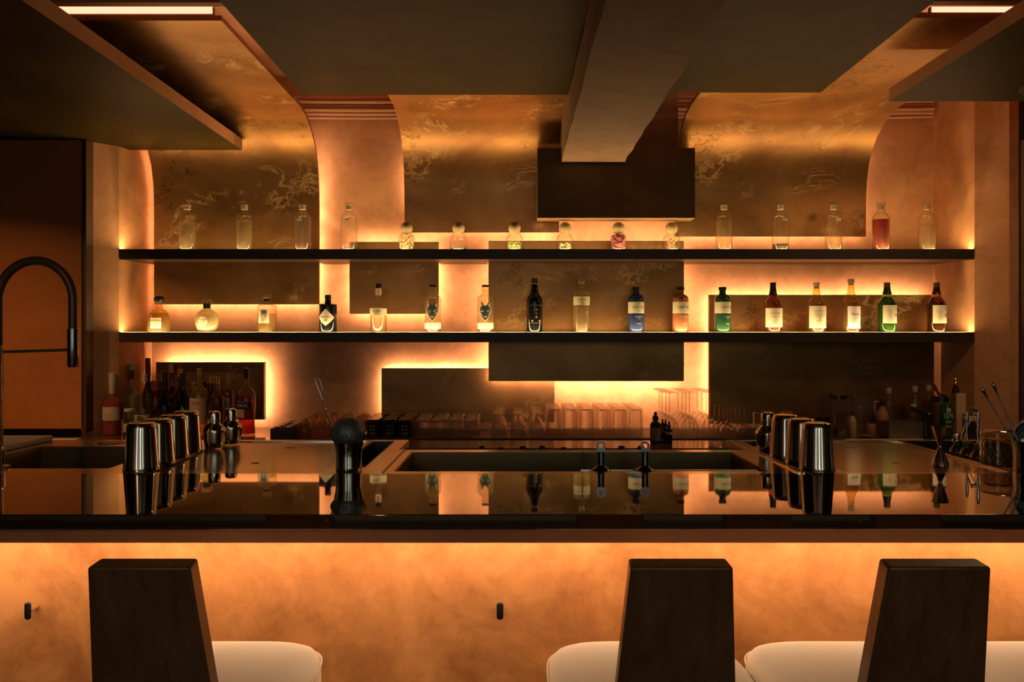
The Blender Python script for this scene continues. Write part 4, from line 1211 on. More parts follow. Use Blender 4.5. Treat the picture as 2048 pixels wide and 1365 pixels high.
# ------------------------------------------------------------------ shaker tins on the station
def tin_proto():
    t = thing('shaker_tin', '', 'shaker tin')
    pr = [(.0455, 0), (.0468, .0012), (.0462, .003), (.0445, .012), (.0375, .108), (.0368, .116), (.0345, .1215), (.0300, .1240), (.026, .1236), (.0235, .1222), (0, .1215)]
    MB().lathe(pr, 56).out('cup', M_CHROME, t, 45)
    return t
tp = tin_proto()
def tin(label, x, y, first=[True], rz=0, group=''):
    c = tp if first[0] else copy_tree(tp); first[0] = False
    c.location = (x, y, SZ + .0004); c['label'] = label; c['group'] = group; c.rotation_euler = (0, 0, rz); return c
for k, (x, y) in enumerate(((-.990, 2.174), (-.990, 2.275), (-.997, 2.39), (-1.006, 2.51))):
    tin('upturned polished shaker tin at left, %s of four from the front' % ORD[k], x, y, group='upturned shaker tins at the left')
for k, (x, y) in enumerate(((.800, 2.174), (.797, 2.28), (.790, 2.395))):
    tin('upturned polished shaker tin at right, %s of three from the front' % ORD[k], x, y, group='upturned shaker tins at the right')
def cobbler(label, x, y, s=1.0):
    t = thing('cobbler_shaker', label, 'cocktail shaker', (x, y, SZ + .0004), 0, 'small three-piece cobbler shakers')
    a = [(0, 0), (.030, 0), (.032, .002), (.0345, .020), (.037, .046), (.0375, .052)]
    MB().lathe([(r * s, z * s) for r, z in a] + [(0, .0525 * s)], 40).out('cup', M_CHROME, t, 45)
    a = [(0, .0526), (.0383, .0526), (.0385, .058), (.036, .066), (.029, .076), (.022, .082), (.0195, .084), (.0195, .0935)]
    MB().lathe([(r * s, z * s) for r, z in a] + [(0, .094 * s)], 40).out('strainer_top', M_CHROME, t, 45)
    a = [(0, .0942), (.0208, .0942), (.0205, .115), (.0185, .122), (.012, .1255), (0, .1265)]
    MB().lathe([(r * s, z * s) for r, z in a], 36).out('cap', M_CHROME, t, 45)
cobbler('small cobbler shaker behind the left row of tins, nearer one', -.955, 2.605, .92)
cobbler('small cobbler shaker behind the left row of tins, farther one', -.935, 2.70, .92)
cobbler('small cobbler shaker behind the right row of tins', .778, 2.465 + .06, .95)

def strainer_bowl(parent, c, r, tilt, az=0.0, name='mesh_bowl'):
    M = Matrix.Translation(c) @ Matrix.Rotation(az, 4, 'Z') @ Matrix.Rotation(tilt, 4, 'X')
    pr = [(r * math.cos(a) ** .9 if a < PI / 2 - .01 else 0, r * .92 * math.sin(a)) for a in [PI / 2 * i / 14 for i in range(15)]]
    MB().lathe(pr, 40, M).out(name, M_MESH, parent, 60, fix=False)
    ring = []
    for i in range(41):
        a = 2 * PI * i / 40; ring.append(M @ Vector((r * 1.03 * math.cos(a), r * 1.03 * math.sin(a), 0)))
    MB().tube(ring, .0028, 8, caps=False).out('rim_ring', M_CHROME, parent, 60)
# hammered cup with fine strainer and twisted spoon
t = thing('hammered_cup', 'hammered steel cup standing on the ledge edge near the centre left', 'cup', (-.4375, 2.158, SZ + .0004))
CUPP = [(0, 0), (.0330, 0), (.0345, .002), (.0345, .010), (.0335, .030), (.0345, .052), (.0385, .072), (.0388, .074), (.0380, .074), (.0330, .050), (.0322, .030), (.0325, .006), (0, .0055)]
MB().lathe(CUPP, 48).out('cup_body', M_HAMMER, t, 50)
t = thing('fine_strainer', 'round fine-mesh strainer resting mesh-up in the hammered cup at centre left', 'strainer', (-.4400, 2.166, SZ + .0985))
strainer_bowl(t, (0, 0, 0), .0430, math.radians(48), math.radians(8))
MB().tube([(-.010, -.036, -.030), (-.0100, -.030, -.052)], .0022, 8).out('support_wire', M_CHROME, t, 50)
MB().tube([(.014, -.034, -.030), (.0130, -.028, -.052)], .0022, 8).out('support_wire', M_CHROME, t, 50)
MB().tube([(.004, -.010, -.034), (.006, -.004, -.075)], .004, 10).out('handle', M_CHROME, t, 50)
def twisted(a, b, r, turns, n=None):
    a = Vector(a); b = Vector(b); ax = (b - a); Ln = ax.length; ax.normalize()
    u = ax.orthogonal().normalized(); v_ = ax.cross(u)
    m = MB(); n = n or int(turns * 8)
    for ph in (0, PI):
        pts = [a + ax * Ln * i / n + (u * math.cos(ph + 2 * PI * turns * i / n) + v_ * math.sin(ph + 2 * PI * turns * i / n)) * r for i in range(n + 1)]
        m.tube(pts, r * .95, 6)
    return m
def P3(px, py, d): return Vector((PX(px, d), d, PZ(py, d)))
base = P3(668, 862, 2.175); tip = P3(645, 800, 2.175)
foot = base + (base - tip).normalized() * .062
t = thing('bar_spoon', 'long twisted bar spoon leaning left out of the hammered cup at centre left', 'spoon', foot)
rel = lambda q: q - foot
twisted((0, 0, 0), rel(tip), .0016, 16).out('twisted_stem', M_CHROME, t, 60)
e1 = P3(633, 768, 2.175)
top = P3(630, 757, 2.175)
MB().tube([rel(tip), rel(tip + (e1 - tip) * .4), rel(e1), rel(top), rel(P3(634, 754, 2.175)), rel(P3(640, 762, 2.175)), rel(P3(646, 782, 2.175)), rel(P3(647, 796, 2.178))], [.0018, .0018, .002, .0018, .0018, .0018, .0016, .0014], 8).out('loop_handle', M_CHROME, t, 60)

# jigger
t = thing('jigger', 'tall double-cone steel jigger standing on the right drain tray', 'jigger', (PX(1881, 2.26), 2.262, SZ - .0036))
MB().lathe([(.0215, 0), (.0225, .001), (.0185, .018), (.0055, .050), (.0048, .053), (.0048, .055), (.0060, .058), (.0165, .088), (.0215, .108), (.0220, .109), (.0213, .1085), (.0155, .088), (.0035, .060), (0, .059)], 40).out('jigger_body', brushed('satin steel', (.66, .60, .50), .16), t, 50, fix=False)

# dasher bottles with spouts in the right well
WZ = BZ - .0565
def dasher(label, px, top, d, r, kind, topcap):
    X = PX(px, d); t = thing('dasher_bottle', label, 'bottle', (X, d, WZ), 0, 'crystal dasher bottles in the right-hand well')
    hb = PZ(topcap, d) - WZ
    fz = lambda a, z: 1 + (.03 * math.cos(a * 14) if .01 < z < hb * .62 else 0)
    pr = [(0, 0), (r * .95, 0), (r, .004)] + [(r, z) for z in lin(.008, hb * .62, 5)] + [(r * .96, hb * .70), (r * .75, hb * .80), (r * .45, hb * .88), (r * .42, hb), (0, hb)]
    MB().lathe(pr, 84, flute=fz).out('crystal_body', M_CRYS, t, 25)
    MB().lathe([(0, hb + .0003), (r * .62, hb + .0003), (r * .66, hb + .003), (r * .62, hb + .007), (r * .2, hb + .009), (0, hb + .009)], 24).out('collar', M_CORK if kind else M_CHROME, t, 50)
    H = PZ(top, d) - WZ
    if kind: MB().tube([(0, 0, hb + .009), (.001, 0, hb + .02), (-.001, 0, hb + .03), (0, 0, H - .02), (0, 0, H)], [.0035, .0028, .003, .005, .0035], 12).out('pour_spout', M_CHROME, t, 60)
    else: MB().lathe([(0, hb + .0092), (.010, hb + .0092), (.010, H - .004), (.003, H - .002), (0, H)], 20).out('dash_cap', M_CHROME, t, 50)
M_CRYS = glass('crystal cut glass', tint=(.85, .78, .66), edge=(.35, .24, .14), glow=(.8, .55, .3), gw=.06, refl=.9, base=.08, pw=2.2)
dasher('crystal dasher bottle with a square silver cap, beside the tongs', 1913, 868, 2.50, .020, 0, 884)
dasher('crystal bottle with a tall steel pour spout, left one of two', 1934, 825, 2.44, .021, 1, 888)
dasher('crystal bottle with a tall steel pour spout, right one of two', 1956, 825, 2.37, .022, 1, 893)
# tongs leaning
a = P3(1921, 880, 2.60); b = P3(1948, 815, 2.60)
t = thing('ice_tongs', 'small steel tongs leaning among the pour spouts at right', 'tongs', a)
MB().tube([(0, 0, 0), P3(1930, 850, 2.6) - a, P3(1944, 814, 2.6) - a, P3(1953, 817, 2.6) - a], .0022, 8).out('tong_arm', M_STEEL, t, 60)
MB().tube([P3(1926, 888, 2.605) - a, P3(1938, 846, 2.605) - a, P3(1951, 824, 2.605) - a, P3(1953, 817.5, 2.602) - a], .0022, 8).out('tong_arm', M_STEEL, t, 60)
MB().tube([P3(1943, 820, 2.595) - a, P3(1955, 823, 2.595) - a], .0035, 8).out('tong_bridge', M_STEEL, t, 60)
# crystal mixing glass (upturned) with diamond cuts
t = thing('mixing_glass', 'large upturned diamond-cut mixing glass beside the right hammered cup', 'mixing glass', (1.353, 2.300, WZ))
rm = .0445
po = [(rm, 0), (rm, .110), (rm - .003, .118), (rm - .001, .124), (rm, .136), (rm - .002, .143), (rm - .010, .147), (0, .146)]
pi = [(rm - .003, 0), (rm - .004, .112), (rm - .014, .122), (0, .124)]
MB().lathe(po + list(reversed(pi)), 48).out('glass_body', M_CRYS, t, 40, fix=False)
m = MB()
for k in range(10):
    for sg in (-1, 1):
        pts = []
        for i in range(13):
            aa = 2 * PI * k / 10 + sg * i / 12 * 1.25; pts.append(((rm + .0003) * math.cos(aa), (rm + .0003) * math.sin(aa), .010 + .095 * i / 12))
        m.tube(pts, .0010, 5)
m.out('diamond_cuts', simple('cut facet', (.75, .60, .40), .25, .0, .8, Transmission_Weight=.3), t, 60)
# right hammered cup with strainer and two spoons
t = thing('hammered_cup', 'hammered steel cup at the right edge holding two twisted spoons', 'cup', (1.350, 2.157, SZ + .0004))
MB().lathe([(r * 1.06, z * 1.06) for r, z in CUPP], 48).out('cup_body', M_HAMMER, t, 50)
t = thing('fine_strainer', 'dark round strainer leaning in the cup at the right edge', 'strainer', (1.366, 2.157, SZ + .095))
strainer_bowl(t, (0, .006, 0), .0440, math.radians(-72), math.radians(-8))
MB().tube([(0, 0, -.044), (.002, .004, -.080)], .004, 10).out('handle', M_DARKSTEEL, t, 50)
for lab, tp_, bt in (('twisted bar spoon with a teardrop end at right, left one of two', (1962, 775), (2026, 884)), ('twisted bar spoon with a teardrop end at right, right one of two', (1984, 765), (2034, 878))):
    d = 2.157
    A = P3(*bt, d); B = P3(*tp_, d); dr_ = (A - B).normalized(); A2 = A + dr_ * .045
    t = thing('bar_spoon', lab, 'spoon', A2, 0, 'twisted spoons in the right cup')
    K = B + dr_ * .036
    twisted((0, 0, 0), K - A2, .0014, 22).out('twisted_stem', M_CHROME, t, 60)
    pts = [K - A2 + (B - K) * i / 8 for i in range(9)]
    MB().tube(pts, [.0016, .0018, .0022, .0028, .0035, .0042, .0045, .0038, .0015], 12).out('teardrop_end', M_CHROME, t, 60)
# small bottles in the narrow well left of the right tins
for k, (x, y) in enumerate(((.800, 2.69), (.800, 2.625))):
    t = thing('well_bottle', 'dark steel-capped bottle sunk in the narrow well behind the right tins, %s' % ('farther one', 'nearer one')[k], 'bottle', (x, y, BZ - .1168), 0, 'bottles in the narrow well')
    MB().lathe([(0, 0), (.025, 0), (.027, .003), (.027, .07), (.022, .082), (.012, .090), (.012, .098), (0, .098)], 24).out('bottle_body', M_LDAMB, t, 50)
    MB().lathe([(0, .0985), (.020, .0985), (.022, .102), (.020, .106), (0, .108)], 24).out('cap', M_DARKSTEEL, t, 50)
for k, (x, y) in enumerate(((-.442, 2.30), (-.442, 2.37), (-.442, 2.44))):
    t = thing('well_bottle', 'dark bottle lying low in the left well right of the strainer, %s from the front' % ORD[k], 'bottle', (x, y, BZ - .1568), 0, 'bottles in the left well')
    MB().lathe([(0, 0), (.027, 0), (.029, .003), (.029, .070), (.022, .085), (.012, .095), (.012, .105), (0, .105)], 24).out('bottle_body', M_BROWNG, t, 50)
    MB().lathe([(0, .1055), (.013, .1055), (.013, .120), (0, .121)], 20).out('cap', M_STEEL, t, 50)
# cocktail pick standing in the sink lid
t = thing('cocktail_pick', 'thin upright metal pick left of the ring-topped stoppers', 'pick', P3(1165, 940, 2.165))
MB().tube([(0, 0, 0), (0, 0, .072)], .0009, 8).out('pick_shaft', M_DARKSTEEL, t, 60)

# ------------------------------------------------------------------ faucet and left side
fx = -1.380; fd = 2.19
t = thing('spring_faucet', 'tall gooseneck faucet with dark hose and steel spray head at the left edge', 'faucet', (fx, fd, SZ + .0004))
MB().lathe([(0, 0), (.028, 0), (.028, .006), (.016, .010), (.016, .05), (0, .05)], 28).out('base', M_STEEL, t, 50)
zpt = PZ(692, fd) - SZ
MB().lathe([(0, .0502), (.0095, .0502), (.0095, zpt), (0, zpt)], 20).out('post', M_STEEL, t, 50)
sp_ = [((.0115) * math.cos(i * .9), (.0115) * math.sin(i * .9), .055 + (zpt - .06) * i / 460) for i in range(461)]
MB().tube(sp_, .0016, 5).out('spring_coil', M_STEEL, t, 60)
nx = PX(146, fd) - fx; zt2 = PZ(522, fd) - SZ; zend = PZ(658, fd) - SZ; rx = nx / 2
z_s = PZ(600, fd) - SZ
pts = [(0, 0, zpt + .0005), (0, 0, (zpt + z_s) / 2)]
for i in range(25):
    a = PI - PI * i / 24
    pts.append((rx + rx * math.cos(a), 0, z_s + (zt2 - z_s) * math.sin(a)))
pts += [(nx, 0, (z_s + zend) / 2), (nx, 0, zend)]
MB().tube(pts, .0117, 16).out('hose', M_HOSE, t, 60)
M_HEAD = simple('blued steel spray head', (.42, .47, .48), .16, 1.0)
zb_ = PZ(735, fd) - SZ
MB().lathe([(0, zb_), (.0125, zb_), (.0138, zb_ + .003), (.0138, zend - .042), (.0128, zend - .0415), (.0128, zend - .0395), (.0138, zend - .039), (.0138, zend - .0005), (0, zend - .0005)], 28, Matrix.Translation((nx, 0, 0))).out('spray_head', M_HEAD, t, 40)
za = PZ(702, fd) - SZ
MB().tube([(.010, 0, za - .004), (nx - .0142, 0, za + .002)], .0038, 10).out('holder_arm', M_STEEL, t, 50)
# cutting board
t = thing('cutting_board', 'thick white cutting board at far left beside the sink', 'cutting board', (-1.88, 2.59, SZ + .0003))
o = MB().box(-.32, .32, -.16, .18, 0, .018).out('board', M_WHITE, t); bevel(o, .004, 2)
# pale tray on the back counter far left
t = thing('counter_tray', 'flat pale tray on the back counter at far left', 'tray', (-2.72, 4.40, KZ + .0004))
MB().box(-.36, .33, -.12, .12, 0, .008).out('tray_base', M_WHITE, t)

# ------------------------------------------------------------------ liqueur bottles at left on the back counter
KB = KZ + .0004
def liq(label, px, top, d, r, kind, gmat, capmat, lab=None, level=None, lmat=None, neck=.42, txt=None, tm=None, sh=.60, capf=.12, foil=None, ang=0.0, neckr=.0135):
    H = PZ(top, d) - KZ
    hs = H * sh; nk = neckr
    if kind == 'round': pr = [(r * .93, 0), (r * .99, .003), (r, .008), (r, hs), (r * .97, hs + r * .22), (r * .80, hs + r * .55), (r * .55, hs + r * .80), (nk * 1.15, hs + r * 1.02), (nk, hs + r * 1.25), (nk, H * (1 - capf))]
    elif kind == 'slope': pr = [(r * .93, 0), (r * .99, .003), (r, .008), (r, hs), (r * .92, hs + r * .5), (r * .70, hs + r * 1.2), (nk * 1.3, hs + r * 1.9), (nk, hs + r * 2.4), (nk, H * (1 - capf))]
    elif kind == 'square': pr = [(r * .95, 0), (r, .004), (r, hs), (r * .96, hs + .006), (r * .5, hs + .018), (nk, hs + .024), (nk, H * (1 - capf))]
    else: pr = [(r * .93, 0), (r, .006), (r * .92, hs * .35), (r, hs * .75), (r, hs), (r * .8, hs + r * .5), (nk * 1.2, hs + r), (nk, hs + r * 1.3), (nk, H * (1 - capf))]
    if pr[-1][1] <= pr[-2][1]: pr[-2] = (pr[-2][0], pr[-1][1] - .004)
    t = bottle(label, px, 0, KB, d, r, pr, gmat, None, (level * H, lmat) if level else None, name='liqueur_bottle', group='liqueur bottles on the back counter at left')
    z = H * (1 - capf) + .0003
    MB().lathe([(0, z), (nk + .002, z), (nk + .002, H - .002), (nk, H), (0, H)], 24).out('cap', capmat, t, 40)
    if foil: MB().lathe([(nk + .0008, foil[0] * H), (nk + .0012, foil[0] * H + .001), (nk + .0012, z - .001)], 24).out('neck_foil', foil[1], t, 40)
    if lab:
        l = wrap_patch('paper_label', t, r + .0006, lab[0] * H, lab[1] * H, ang - lab[3], ang + lab[3], lab[2])
        if txt: put_text(l, txt[0], txt[1], txt[2] * H, r + .0013, ang, tm or M_INK)
        lines(l, r + .0013, lab[0] * H + .008, (lab[0] * .6 + lab[1] * .4) * H, 3, r * 1.1, tm or M_INK, ang, 1, int(px))
    return t
M_LBL = simple('aged label', (.62, .50, .34), .7)
M_LBLO = simple('warm label', (.72, .50, .30), .7)
M_CAPW = simple('white cap', (.62, .56, .42), .5)
M_CAPR = simple('dark red foil', (.20, .03, .03), .4)
M_CAPG = simple('gold cap', (.42, .27, .10), .35, .7)
M_PINK = simple('pink opaque liqueur', (.62, .10, .10), .35)
liq('pink-red liqueur bottle with a tall white neck, leftmost on the back counter', 225, 747, 4.76, .056, 'round', M_LPINK, M_CAPW, (.24, .46, M_LBL, 1.2), .50, M_LPINK, sh=.47, capf=.22, foil=(.66, M_LBL), neckr=.017)
liq('milky white bottle with a dark red neck ring behind the pink one', 263, 729, 4.90, .050, 'round', M_FROST, M_CAPW, (.20, .36, M_LBL, .9), sh=.52, capf=.09, foil=(.78, M_CAPR))
liq('tall dark bottle with a deep red capsule, tallest at left', 296, 717, 5.005, .034, 'slope', M_DKG, M_CAPR, None, sh=.48, capf=.24)
liq('clear bottle with a ribbed pale cap behind the left tins', 289, 749, 4.74, .055, 'slope', M_GLASS, M_CAPW, (.15, .34, M_LBL, .9), .40, M_LPALE, sh=.40, capf=.13)
liq('squat bottle with a dark red shoulder in the middle of the liqueur cluster', 313, 762, 4.87, .050, 'square', M_BROWNG, M_CAPR, None, .4, M_LDAMB, sh=.70, capf=.18, neckr=.030)
liq('dark bottle with a black capsule in front of the liqueur cluster', 330, 743, 4.70, .045, 'slope', M_DKG, M_BLACK, (.30, .42, M_BLACK, .8), sh=.44, capf=.26)
liq('dark amber bottle with a gold stopper at the back of the cluster', 343, 729, 4.99, .038, 'round', M_LDAMB, M_CAPG, None, .5, M_LDAMB, sh=.55, capf=.13)
liq('bottle with a tan cap half hidden behind the black wine bottle', 360, 739, 4.90, .034, 'round', M_BROWNG, M_CAPG, None, sh=.6, capf=.12)
liq('black round-shouldered wine bottle behind the left tins', 366, 747, 4.77, .047, 'slope', M_BLACKG, M_BLACK, (.20, .34, M_LBLO, .9), sh=.42, capf=.20)
liq('pale aperitif bottle with a large printed orange-tan label', 398, 738, 4.76, .052, 'round', M_LPALE, M_CAPG, (.16, .56, M_LBLO, 1.2), .62, M_LPALE, sh=.60, capf=.10, txt=('LILLET', .023, .48), tm=M_REDINK)
liq('small dark bottle with a brown cap behind the pale aperitif bottle', 385, 764, 4.95, .034, 'round', M_BROWNG, M_CAPG, None, sh=.6, capf=.15)
liq('small bottle with a green cap right behind the pale aperitif bottle', 411, 764, 5.0, .030, 'round', M_LPALE, M_DKG, None, sh=.6, capf=.12)
liq('amber bottle with a wide gold cap, left of the square pair', 422, 754, 4.885, .035, 'round', M_LDAMB, M_CAPG, (.2, .5, M_LBL, .7), sh=.62, capf=.12, neckr=.019)
liq('olive brown bottle with a striped gold cap', 434, 755, 4.76, .040, 'round', M_LAMB, M_CAPG, None, .66, M_DKG, sh=.62, capf=.12, neckr=.016)
liq('tall clear bottle of red bitter with a small pale label', 456, 731, 4.86, .038, 'round', M_GLASS, M_CAPR, (.28, .52, M_LBL, .55), .64, M_LRED, sh=.60, capf=.10)
t = liq('red aperitif bottle with a dark sloping label, rightmost of the liqueur cluster', 493, 737, 4.76, .050, 'waist', M_GLASS, M_BLACK, (.26, .50, M_LBLO, .55), .60, M_LRED, sh=.60, capf=.16, ang=-.5)
b2 = wrap_patch('dark_band', t, .0515, .150, .190, -1.2, .7, M_BLACK); put_text(b2, 'APEROL', .024, .170, .0522, -.35, M_WHITEINK)
t = liq('short clear jar with a label low behind the leftmost tin', 258, 818, 4.62, .030, 'square', M_GLASS, M_CAPW, (.2, .5, M_LBL, .8), sh=.8, capf=.1, neckr=.024)
t = liq('short dark bottle low between the first tins', 306, 820, 4.58, .036, 'round', M_BROWNG, M_BLACK, (.2, .55, M_LBLO, .8), sh=.6, capf=.15)

# ------------------------------------------------------------------ clutter at right on the back counter
def at(px, d): return PX(px, d)
def clutter_flask(label, px, top, d, r, lm=None, lev=.5, stick=False):
    H = PZ(top, d) - KB; hs = H * .66
    pr = [(r * .94, 0), (r, .005), (r, hs), (r * .94, hs + .012), (r * .72, hs + .026), (r * .46, hs + .036), (r * .44, H * .84), (r * .5, H * .86)]
    t = bottle(label, px, 0, KB, d, r, pr, M_GLASS, [([(0, H * .80), (r * .42, H * .80), (r * .43, H * .915), (0, H * .915)], M_CORK, 'stopper'), ([(0, H * .9155), (r * .5, H * .9155), (r * .5, H * .995), (0, H)], M_GLASS, 'stopper_top')], (lev * H, lm) if lm else None, name='glass_flask', group='corked glass flasks on the back counter at right')
    if stick: wrap_patch('name_sticker', t, r + .0006, H * .50, H * .56, -.9, -.2, M_PAPER)
    return t
clutter_flask('clear corked flask standing behind the white container at right', 1777, 768, 4.92, .040, M_LCLEAR, .55)
clutter_flask('clear corked flask with a sticker, left of the dark red flask', 1829, 764, 4.90, .042, M_LCLEAR, .55, True)
clutter_flask('corked flask with dark red liquid behind the green can', 1857, 762, 4.93, .040, M_LRED, .62)
# acrylic organisers
M_ACR = glass('clear acrylic', tint=(.86, .80, .74), edge=(.6, .5, .42), glow=(.7, .55, .45), gw=.16, refl=.5, base=.04)
def openbox(label, x0, x1, y0, y1, h, mat, name, cat, th=.003, part='box_body', grp=None):
    t = thing(name, label, cat, ((x0 + x1) / 2, (y0 + y1) / 2, KB), 0, grp)
    a, b, c, d = -(x1 - x0) / 2, (x1 - x0) / 2, -(y1 - y0) / 2, (y1 - y0) / 2
    m = MB()
    v = [(a,c,0),(b,c,0),(b,d,0),(a,d,0),(a,c,h),(b,c,h),(b,d,h),(a,d,h),(a+th,c+th,th),(b-th,c+th,th),(b-th,d-th,th),(a+th,d-th,th),(a+th,c+th,h),(b-th,c+th,h),(b-th,d-th,h),(a+th,d-th,h)]
    f = [(3,2,1,0),(0,1,5,4),(1,2,6,5),(2,3,7,6),(3,0,4,7),(8,9,10,11),(9,8,12,13),(10,9,13,14),(11,10,14,15),(8,11,15,12),(4,5,13,12),(5,6,14,13),(6,7,15,14),(7,4,12,15)]
    m.add(v, f).out(part, mat, t)
    return t
d = 4.86
hA = PZ(797, d) - KB
openbox('clear acrylic utensil box holding dark spoons, left one at right side of counter', at(1656, d), at(1700, d), 4.80, 4.92, hA, M_ACR, 'acrylic_box', 'box', grp='acrylic organisers')
openbox('wide clear acrylic organiser behind the squeeze bottle', at(1712, d), at(1757, d), 4.88, 4.98, hA, M_ACR, 'acrylic_box', 'box', grp='acrylic organisers')
rd = random.Random(9)
for k in range(6):
    x = at(1662 + k * 6.2, d); y = 4.835 + (k % 2) * .04
    t = thing('utensil', 'dark-ended utensil standing in the left acrylic box, %s from the left' % ORD[k], 'utensil', (x, y, KB + .004), 0, 'utensils in the acrylic box')
    lean = rd.uniform(-.03, .03); H = hA + rd.uniform(.004, .03)
    MB().tube([(0, 0, 0), (lean * .5, 0, H - .03)], .003, 8).out('handle', M_STEEL, t, 60)
    MB().tube([(lean * .5, 0, H - .0295), (lean * .7, 0, H - .015), (lean, 0, H)], [.006, .011, .004], 10).out('dark_end', M_BLACK, t, 60)
# metal mugs row
MUG = [(0, 0), (.036, 0), (.038, .003), (.038, .094), (.0385, .096), (.037, .096), (.036, .006), (0, .005)]
for k, (px, dd) in enumerate(((1607, 4.66), (1640, 4.60), (1612, 4.80), (1646, 4.76))):
    t = thing('metal_mug', 'dark steel mug behind the right-hand tins, %s' % ('front left', 'front right', 'back left', 'back right')[k], 'mug', (at(px, dd), dd, KB), 0, 'steel mugs behind the right tins')
    MB().lathe(MUG, 36).out('mug_body', M_DARKSTEEL if k % 2 else brushed('dim steel', (.4, .34, .26), .3), t, 50)
    MB().tube([(.0385, 0, .078), (.058, 0, .076), (.064, 0, .05), (.058, 0, .024), (.0385, 0, .022)], .003, 8).out('handle', M_DARKSTEEL, t, 60)
b_ = tumbler('beer_glass', '', .034, .032, .135, .014); b_['label'] = 'upturned clear beer glass behind the farthest right tin'; b_.location = (at(1575, 4.78), 4.78, KB)
# measuring beaker with ice-like texture
t = thing('ribbed_beaker', 'clear ribbed glass beaker in front of the acrylic box', 'beaker', (at(1682, 4.62), 4.62, KB))
fz = lambda a, z: 1 + .02 * math.cos(a * 16)
MB().lathe([(.040, .012), (.041, .145)] + [(.0385, .145), (.0375, .016), (0, .015)], 64, flute=fz).lathe([(0, 0), (.040, 0), (.041, .003), (.040, .012)], 64).out('glass_body', M_CRYS, t, 30, fix=False)
# squeeze bottle
t = thing('squeeze_bottle', 'slim pale squeeze bottle right of the ribbed beaker', 'squeeze bottle', (at(1704, 4.60), 4.60, KB))
MB().lathe([(0, 0), (.022, 0), (.024, .003), (.024, .09), (.018, .108), (.008, .124), (.0, .124)], 28).out('bottle_body', simple('pale peach plastic', (.50, .33, .22), .5), t, 50)
MB().lathe([(0, .1243), (.007, .1243), (.003, .150), (0, .151)], 20).out('nozzle', M_BLACK, t, 50)
# glass straws / stirrers
for k, (p0, p1) in enumerate((((1716, 872), (1722, 812)), ((1710, 860), (1712, 790)), ((1698, 858), (1690, 806)))):
    dd = 4.66
    A = P3(*p0, dd); A.z = KB + .002; B = P3(*p1, dd)
    t = thing('stirrer', 'thin steel stirrer standing near the squeeze bottle, %s' % ('right one', 'middle one', 'left one')[k], 'stirrer', A, 0, 'stirrers')
    MB().tube([(0, 0, 0), (B - A) * .85, (B - A)], [.0018, .0018, .0035], 8).out('stirrer_rod', M_STEEL, t, 60)
# spray bottle
t = thing('spray_bottle', 'amber spray bottle with a black trigger head, behind the steel container', 'spray bottle', (at(1764, 4.80), 4.80, KB))
MB().lathe([(0, 0), (.034, 0), (.037, .004), (.037, .10), (.030, .125), (.016, .150), (.013, .165), (0, .165)], 32).out('bottle_body', simple('frosted peach plastic', (.42, .20, .11), .45, 0, .4), t, 50)
MB().lathe([(0, .1653), (.016, .1653), (.016, .185), (.011, .196), (0, .198)], 20).out('spray_head', M_BLACK, t, 50)
MB().tube([(-.017, 0, .185), (-.040, 0, .190), (-.046, 0, .150), (-.036, 0, .11)], [.005, .006, .0055, .004], 10).out('trigger', simple('peach trigger', (.45, .22, .12), .5), t, 60)
# coil / small dish
t = thing('rimmed_dish', 'small shallow rimmed dish in front of the spray bottle', 'dish', (at(1742, 4.58), 4.58, KB))
MB().lathe([(0, .002), (.045, .002), (.066, .014), (.067, .016), (.063, .015), (.044, .005), (0, .005)], 40).out('dish_body', simple('dull copper dish', (.34, .17, .10), .35, .5), t, 50)
t = thing('small_jar', 'little pinkish jar standing behind the rimmed dish', 'jar', (at(1742, 4.72), 4.72, KB))
MB().lathe([(0, 0), (.026, 0), (.028, .003), (.028, .060), (.024, .066), (0, .066)], 28).out('jar_body', simple('pinkish wax', (.38, .18, .13), .5), t, 50)
# gastronorm containers (stacked)
openbox('rectangular steel food container at right, under the black torch', at(1770, 4.54), at(1837, 4.54), 4.49, 4.62, .098, brushed('matt steel', (.42, .35, .26), .4), 'food_container', 'container', part='container_body')
t = thing('pale_board', 'flat pale board on the counter in front of the steel food container', 'board', (at(1774, 4.43), 4.43, KB))
MB().box(-.21, .21, -.05, .05, 0, .010).out('board_slab', M_LBL, t)
# black kitchen torch
t = thing('kitchen_torch', 'black kitchen torch gun standing left of the green can', 'torch', (at(1850, 4.62), 4.62, KB))
MB().lathe([(0, 0), (.032, 0), (.033, .003), (.032, .020), (.022, .06), (.018, .10), (.020, .125), (0, .125)], 28).out('fuel_base', M_BLACK, t, 50)
MB().tube([(.035, 0, .122), (0, 0, .140), (-.035, 0, .152), (-.080, 0, .166)], [.018, .022, .015, .011], 14).out('burner', M_BLACK, t, 60)
MB().lathe([(0, 0), (.0045, 0), (.0045, .003), (0, .003)], 12, Matrix.Translation((.012, -.024, .136)) @ Matrix.Rotation(PI / 2, 4, 'X')).out('knob', M_WHITEINK, t, 50)
# green beer can
t = thing('beer_can', 'tall green beer can with white characters at the right end of the counter', 'can', (at(1893, 4.60), 4.60, KB))
MB().lathe([(0, .002), (.026, 0), (.028, .001), (.0335, .010), (.0335, .176), (.027, .190), (.0275, .193), (.026, .193), (.025, .190), (0, .190)], 40).out('can_body', simple('green can paint', (.02, .13, .06), .3, .4), t, 50)
put_text(t, '台灣', .030, .125, .0341, -.1, M_WHITEINK); put_text(t, 'BEER', .014, .092, .0341, -.1, M_WHITEINK); put_text(t, '金牌', .014, .066, .0341, .2, simple('lime ink', (.35, .45, .10), .5))
pts = [(.013 * math.cos(2 * PI * i / 24), .158 + .013 * math.sin(2 * PI * i / 24)) for i in range(24)]
e = poly_patch('emblem', t, .0341, pts, M_LBLO, 1, -.1); put_text(e, '▲', .014, .158, .0347, -.1, M_REDINK)
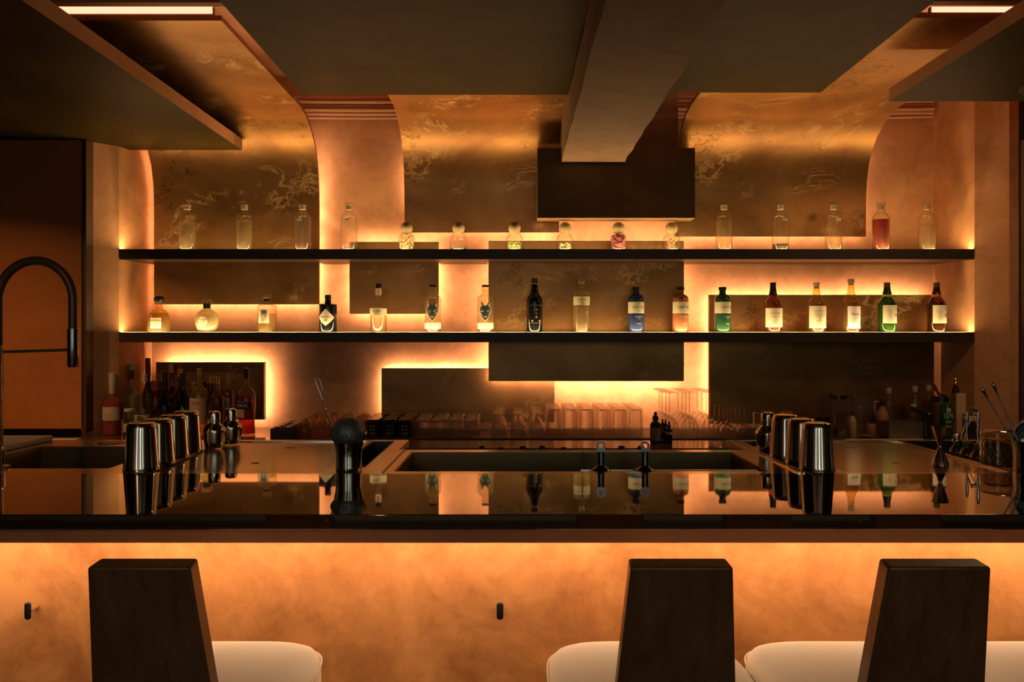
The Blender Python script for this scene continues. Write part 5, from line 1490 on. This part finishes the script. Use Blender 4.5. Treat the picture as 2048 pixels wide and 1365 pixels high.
# tall white carton and tins behind
t = thing('tall_carton', 'tall narrow cream carton right of the green can', 'carton', (at(1917, 4.78), 4.78, KB))
o = MB().box(-.028, .028, -.03, .03, 0, .238).out('carton_body', M_LBLO, t); bevel(o, .002)
t = thing('ladle_jug', 'steel jug with a cream collar right of the carton', 'jug', (at(1942, 4.62), 4.62, KB))
MB().lathe([(0, 0), (.040, 0), (.042, .003), (.042, .125), (.0435, .128), (.041, .128), (.040, .006), (0, .005)], 36).out('jug_body', M_DARKSTEEL, t, 50)
MB().lathe([(.0423, .095), (.0430, .096), (.0430, .124), (.0423, .125)], 36).out('collar', M_LBLO, t, 50)
t = thing('round_tin', 'lidded dark round tin behind the green can', 'tin', (at(1880, 4.80), 4.80, KB))
MB().lathe([(0, 0), (.045, 0), (.047, .003), (.047, .19), (0, .19)], 36).out('tin_body', simple('grey tin', (.22, .16, .12), .4, .4), t, 50)
MB().lathe([(0, .1903), (.049, .1903), (.049, .214), (.046, .217), (0, .217)], 36).out('lid', M_BLACK, t, 50)
# reddish scissors / claw on top of the tin and a little golden bottle
A = Vector((at(1880, 4.80), 4.80, KB + .2175))
t = thing('folded_tongs', 'dark red folded tongs lying across the round tin', 'tongs', A)
B = P3(1862, 768, 4.80) - A
MB().tube([(.04, .0, .007), (.0, 0, .010), tuple(B * .6), tuple(B)], [.006, .007, .006, .004], 10).out('arm', M_CAPR, t, 60)
MB().tube([(.045, .014, .007), (.0, .016, .010), (-.02, .014, .06), (-.03, .014, .074)], [.006, .007, .005, .004], 10).out('arm', M_CAPR, t, 60)
t = thing('miniature_bottle', 'little gold-and-brown stoppered bottle on top of the cream carton', 'bottle', (at(1911, 4.78), 4.78, KB + .2385))
MB().lathe([(0, 0), (.018, 0), (.020, .003), (.020, .03), (.012, .040), (.008, .046), (0, .046)], 24).out('bottle_body', M_LDAMB, t, 50)
MB().lathe([(0, .0463), (.014, .0463), (.017, .058), (.012, .068), (.006, .072), (.010, .080), (.006, .088), (0, .089)], 24).out('gold_stopper', simple('warm brass', (.75, .48, .20), .25, .9), t, 50)
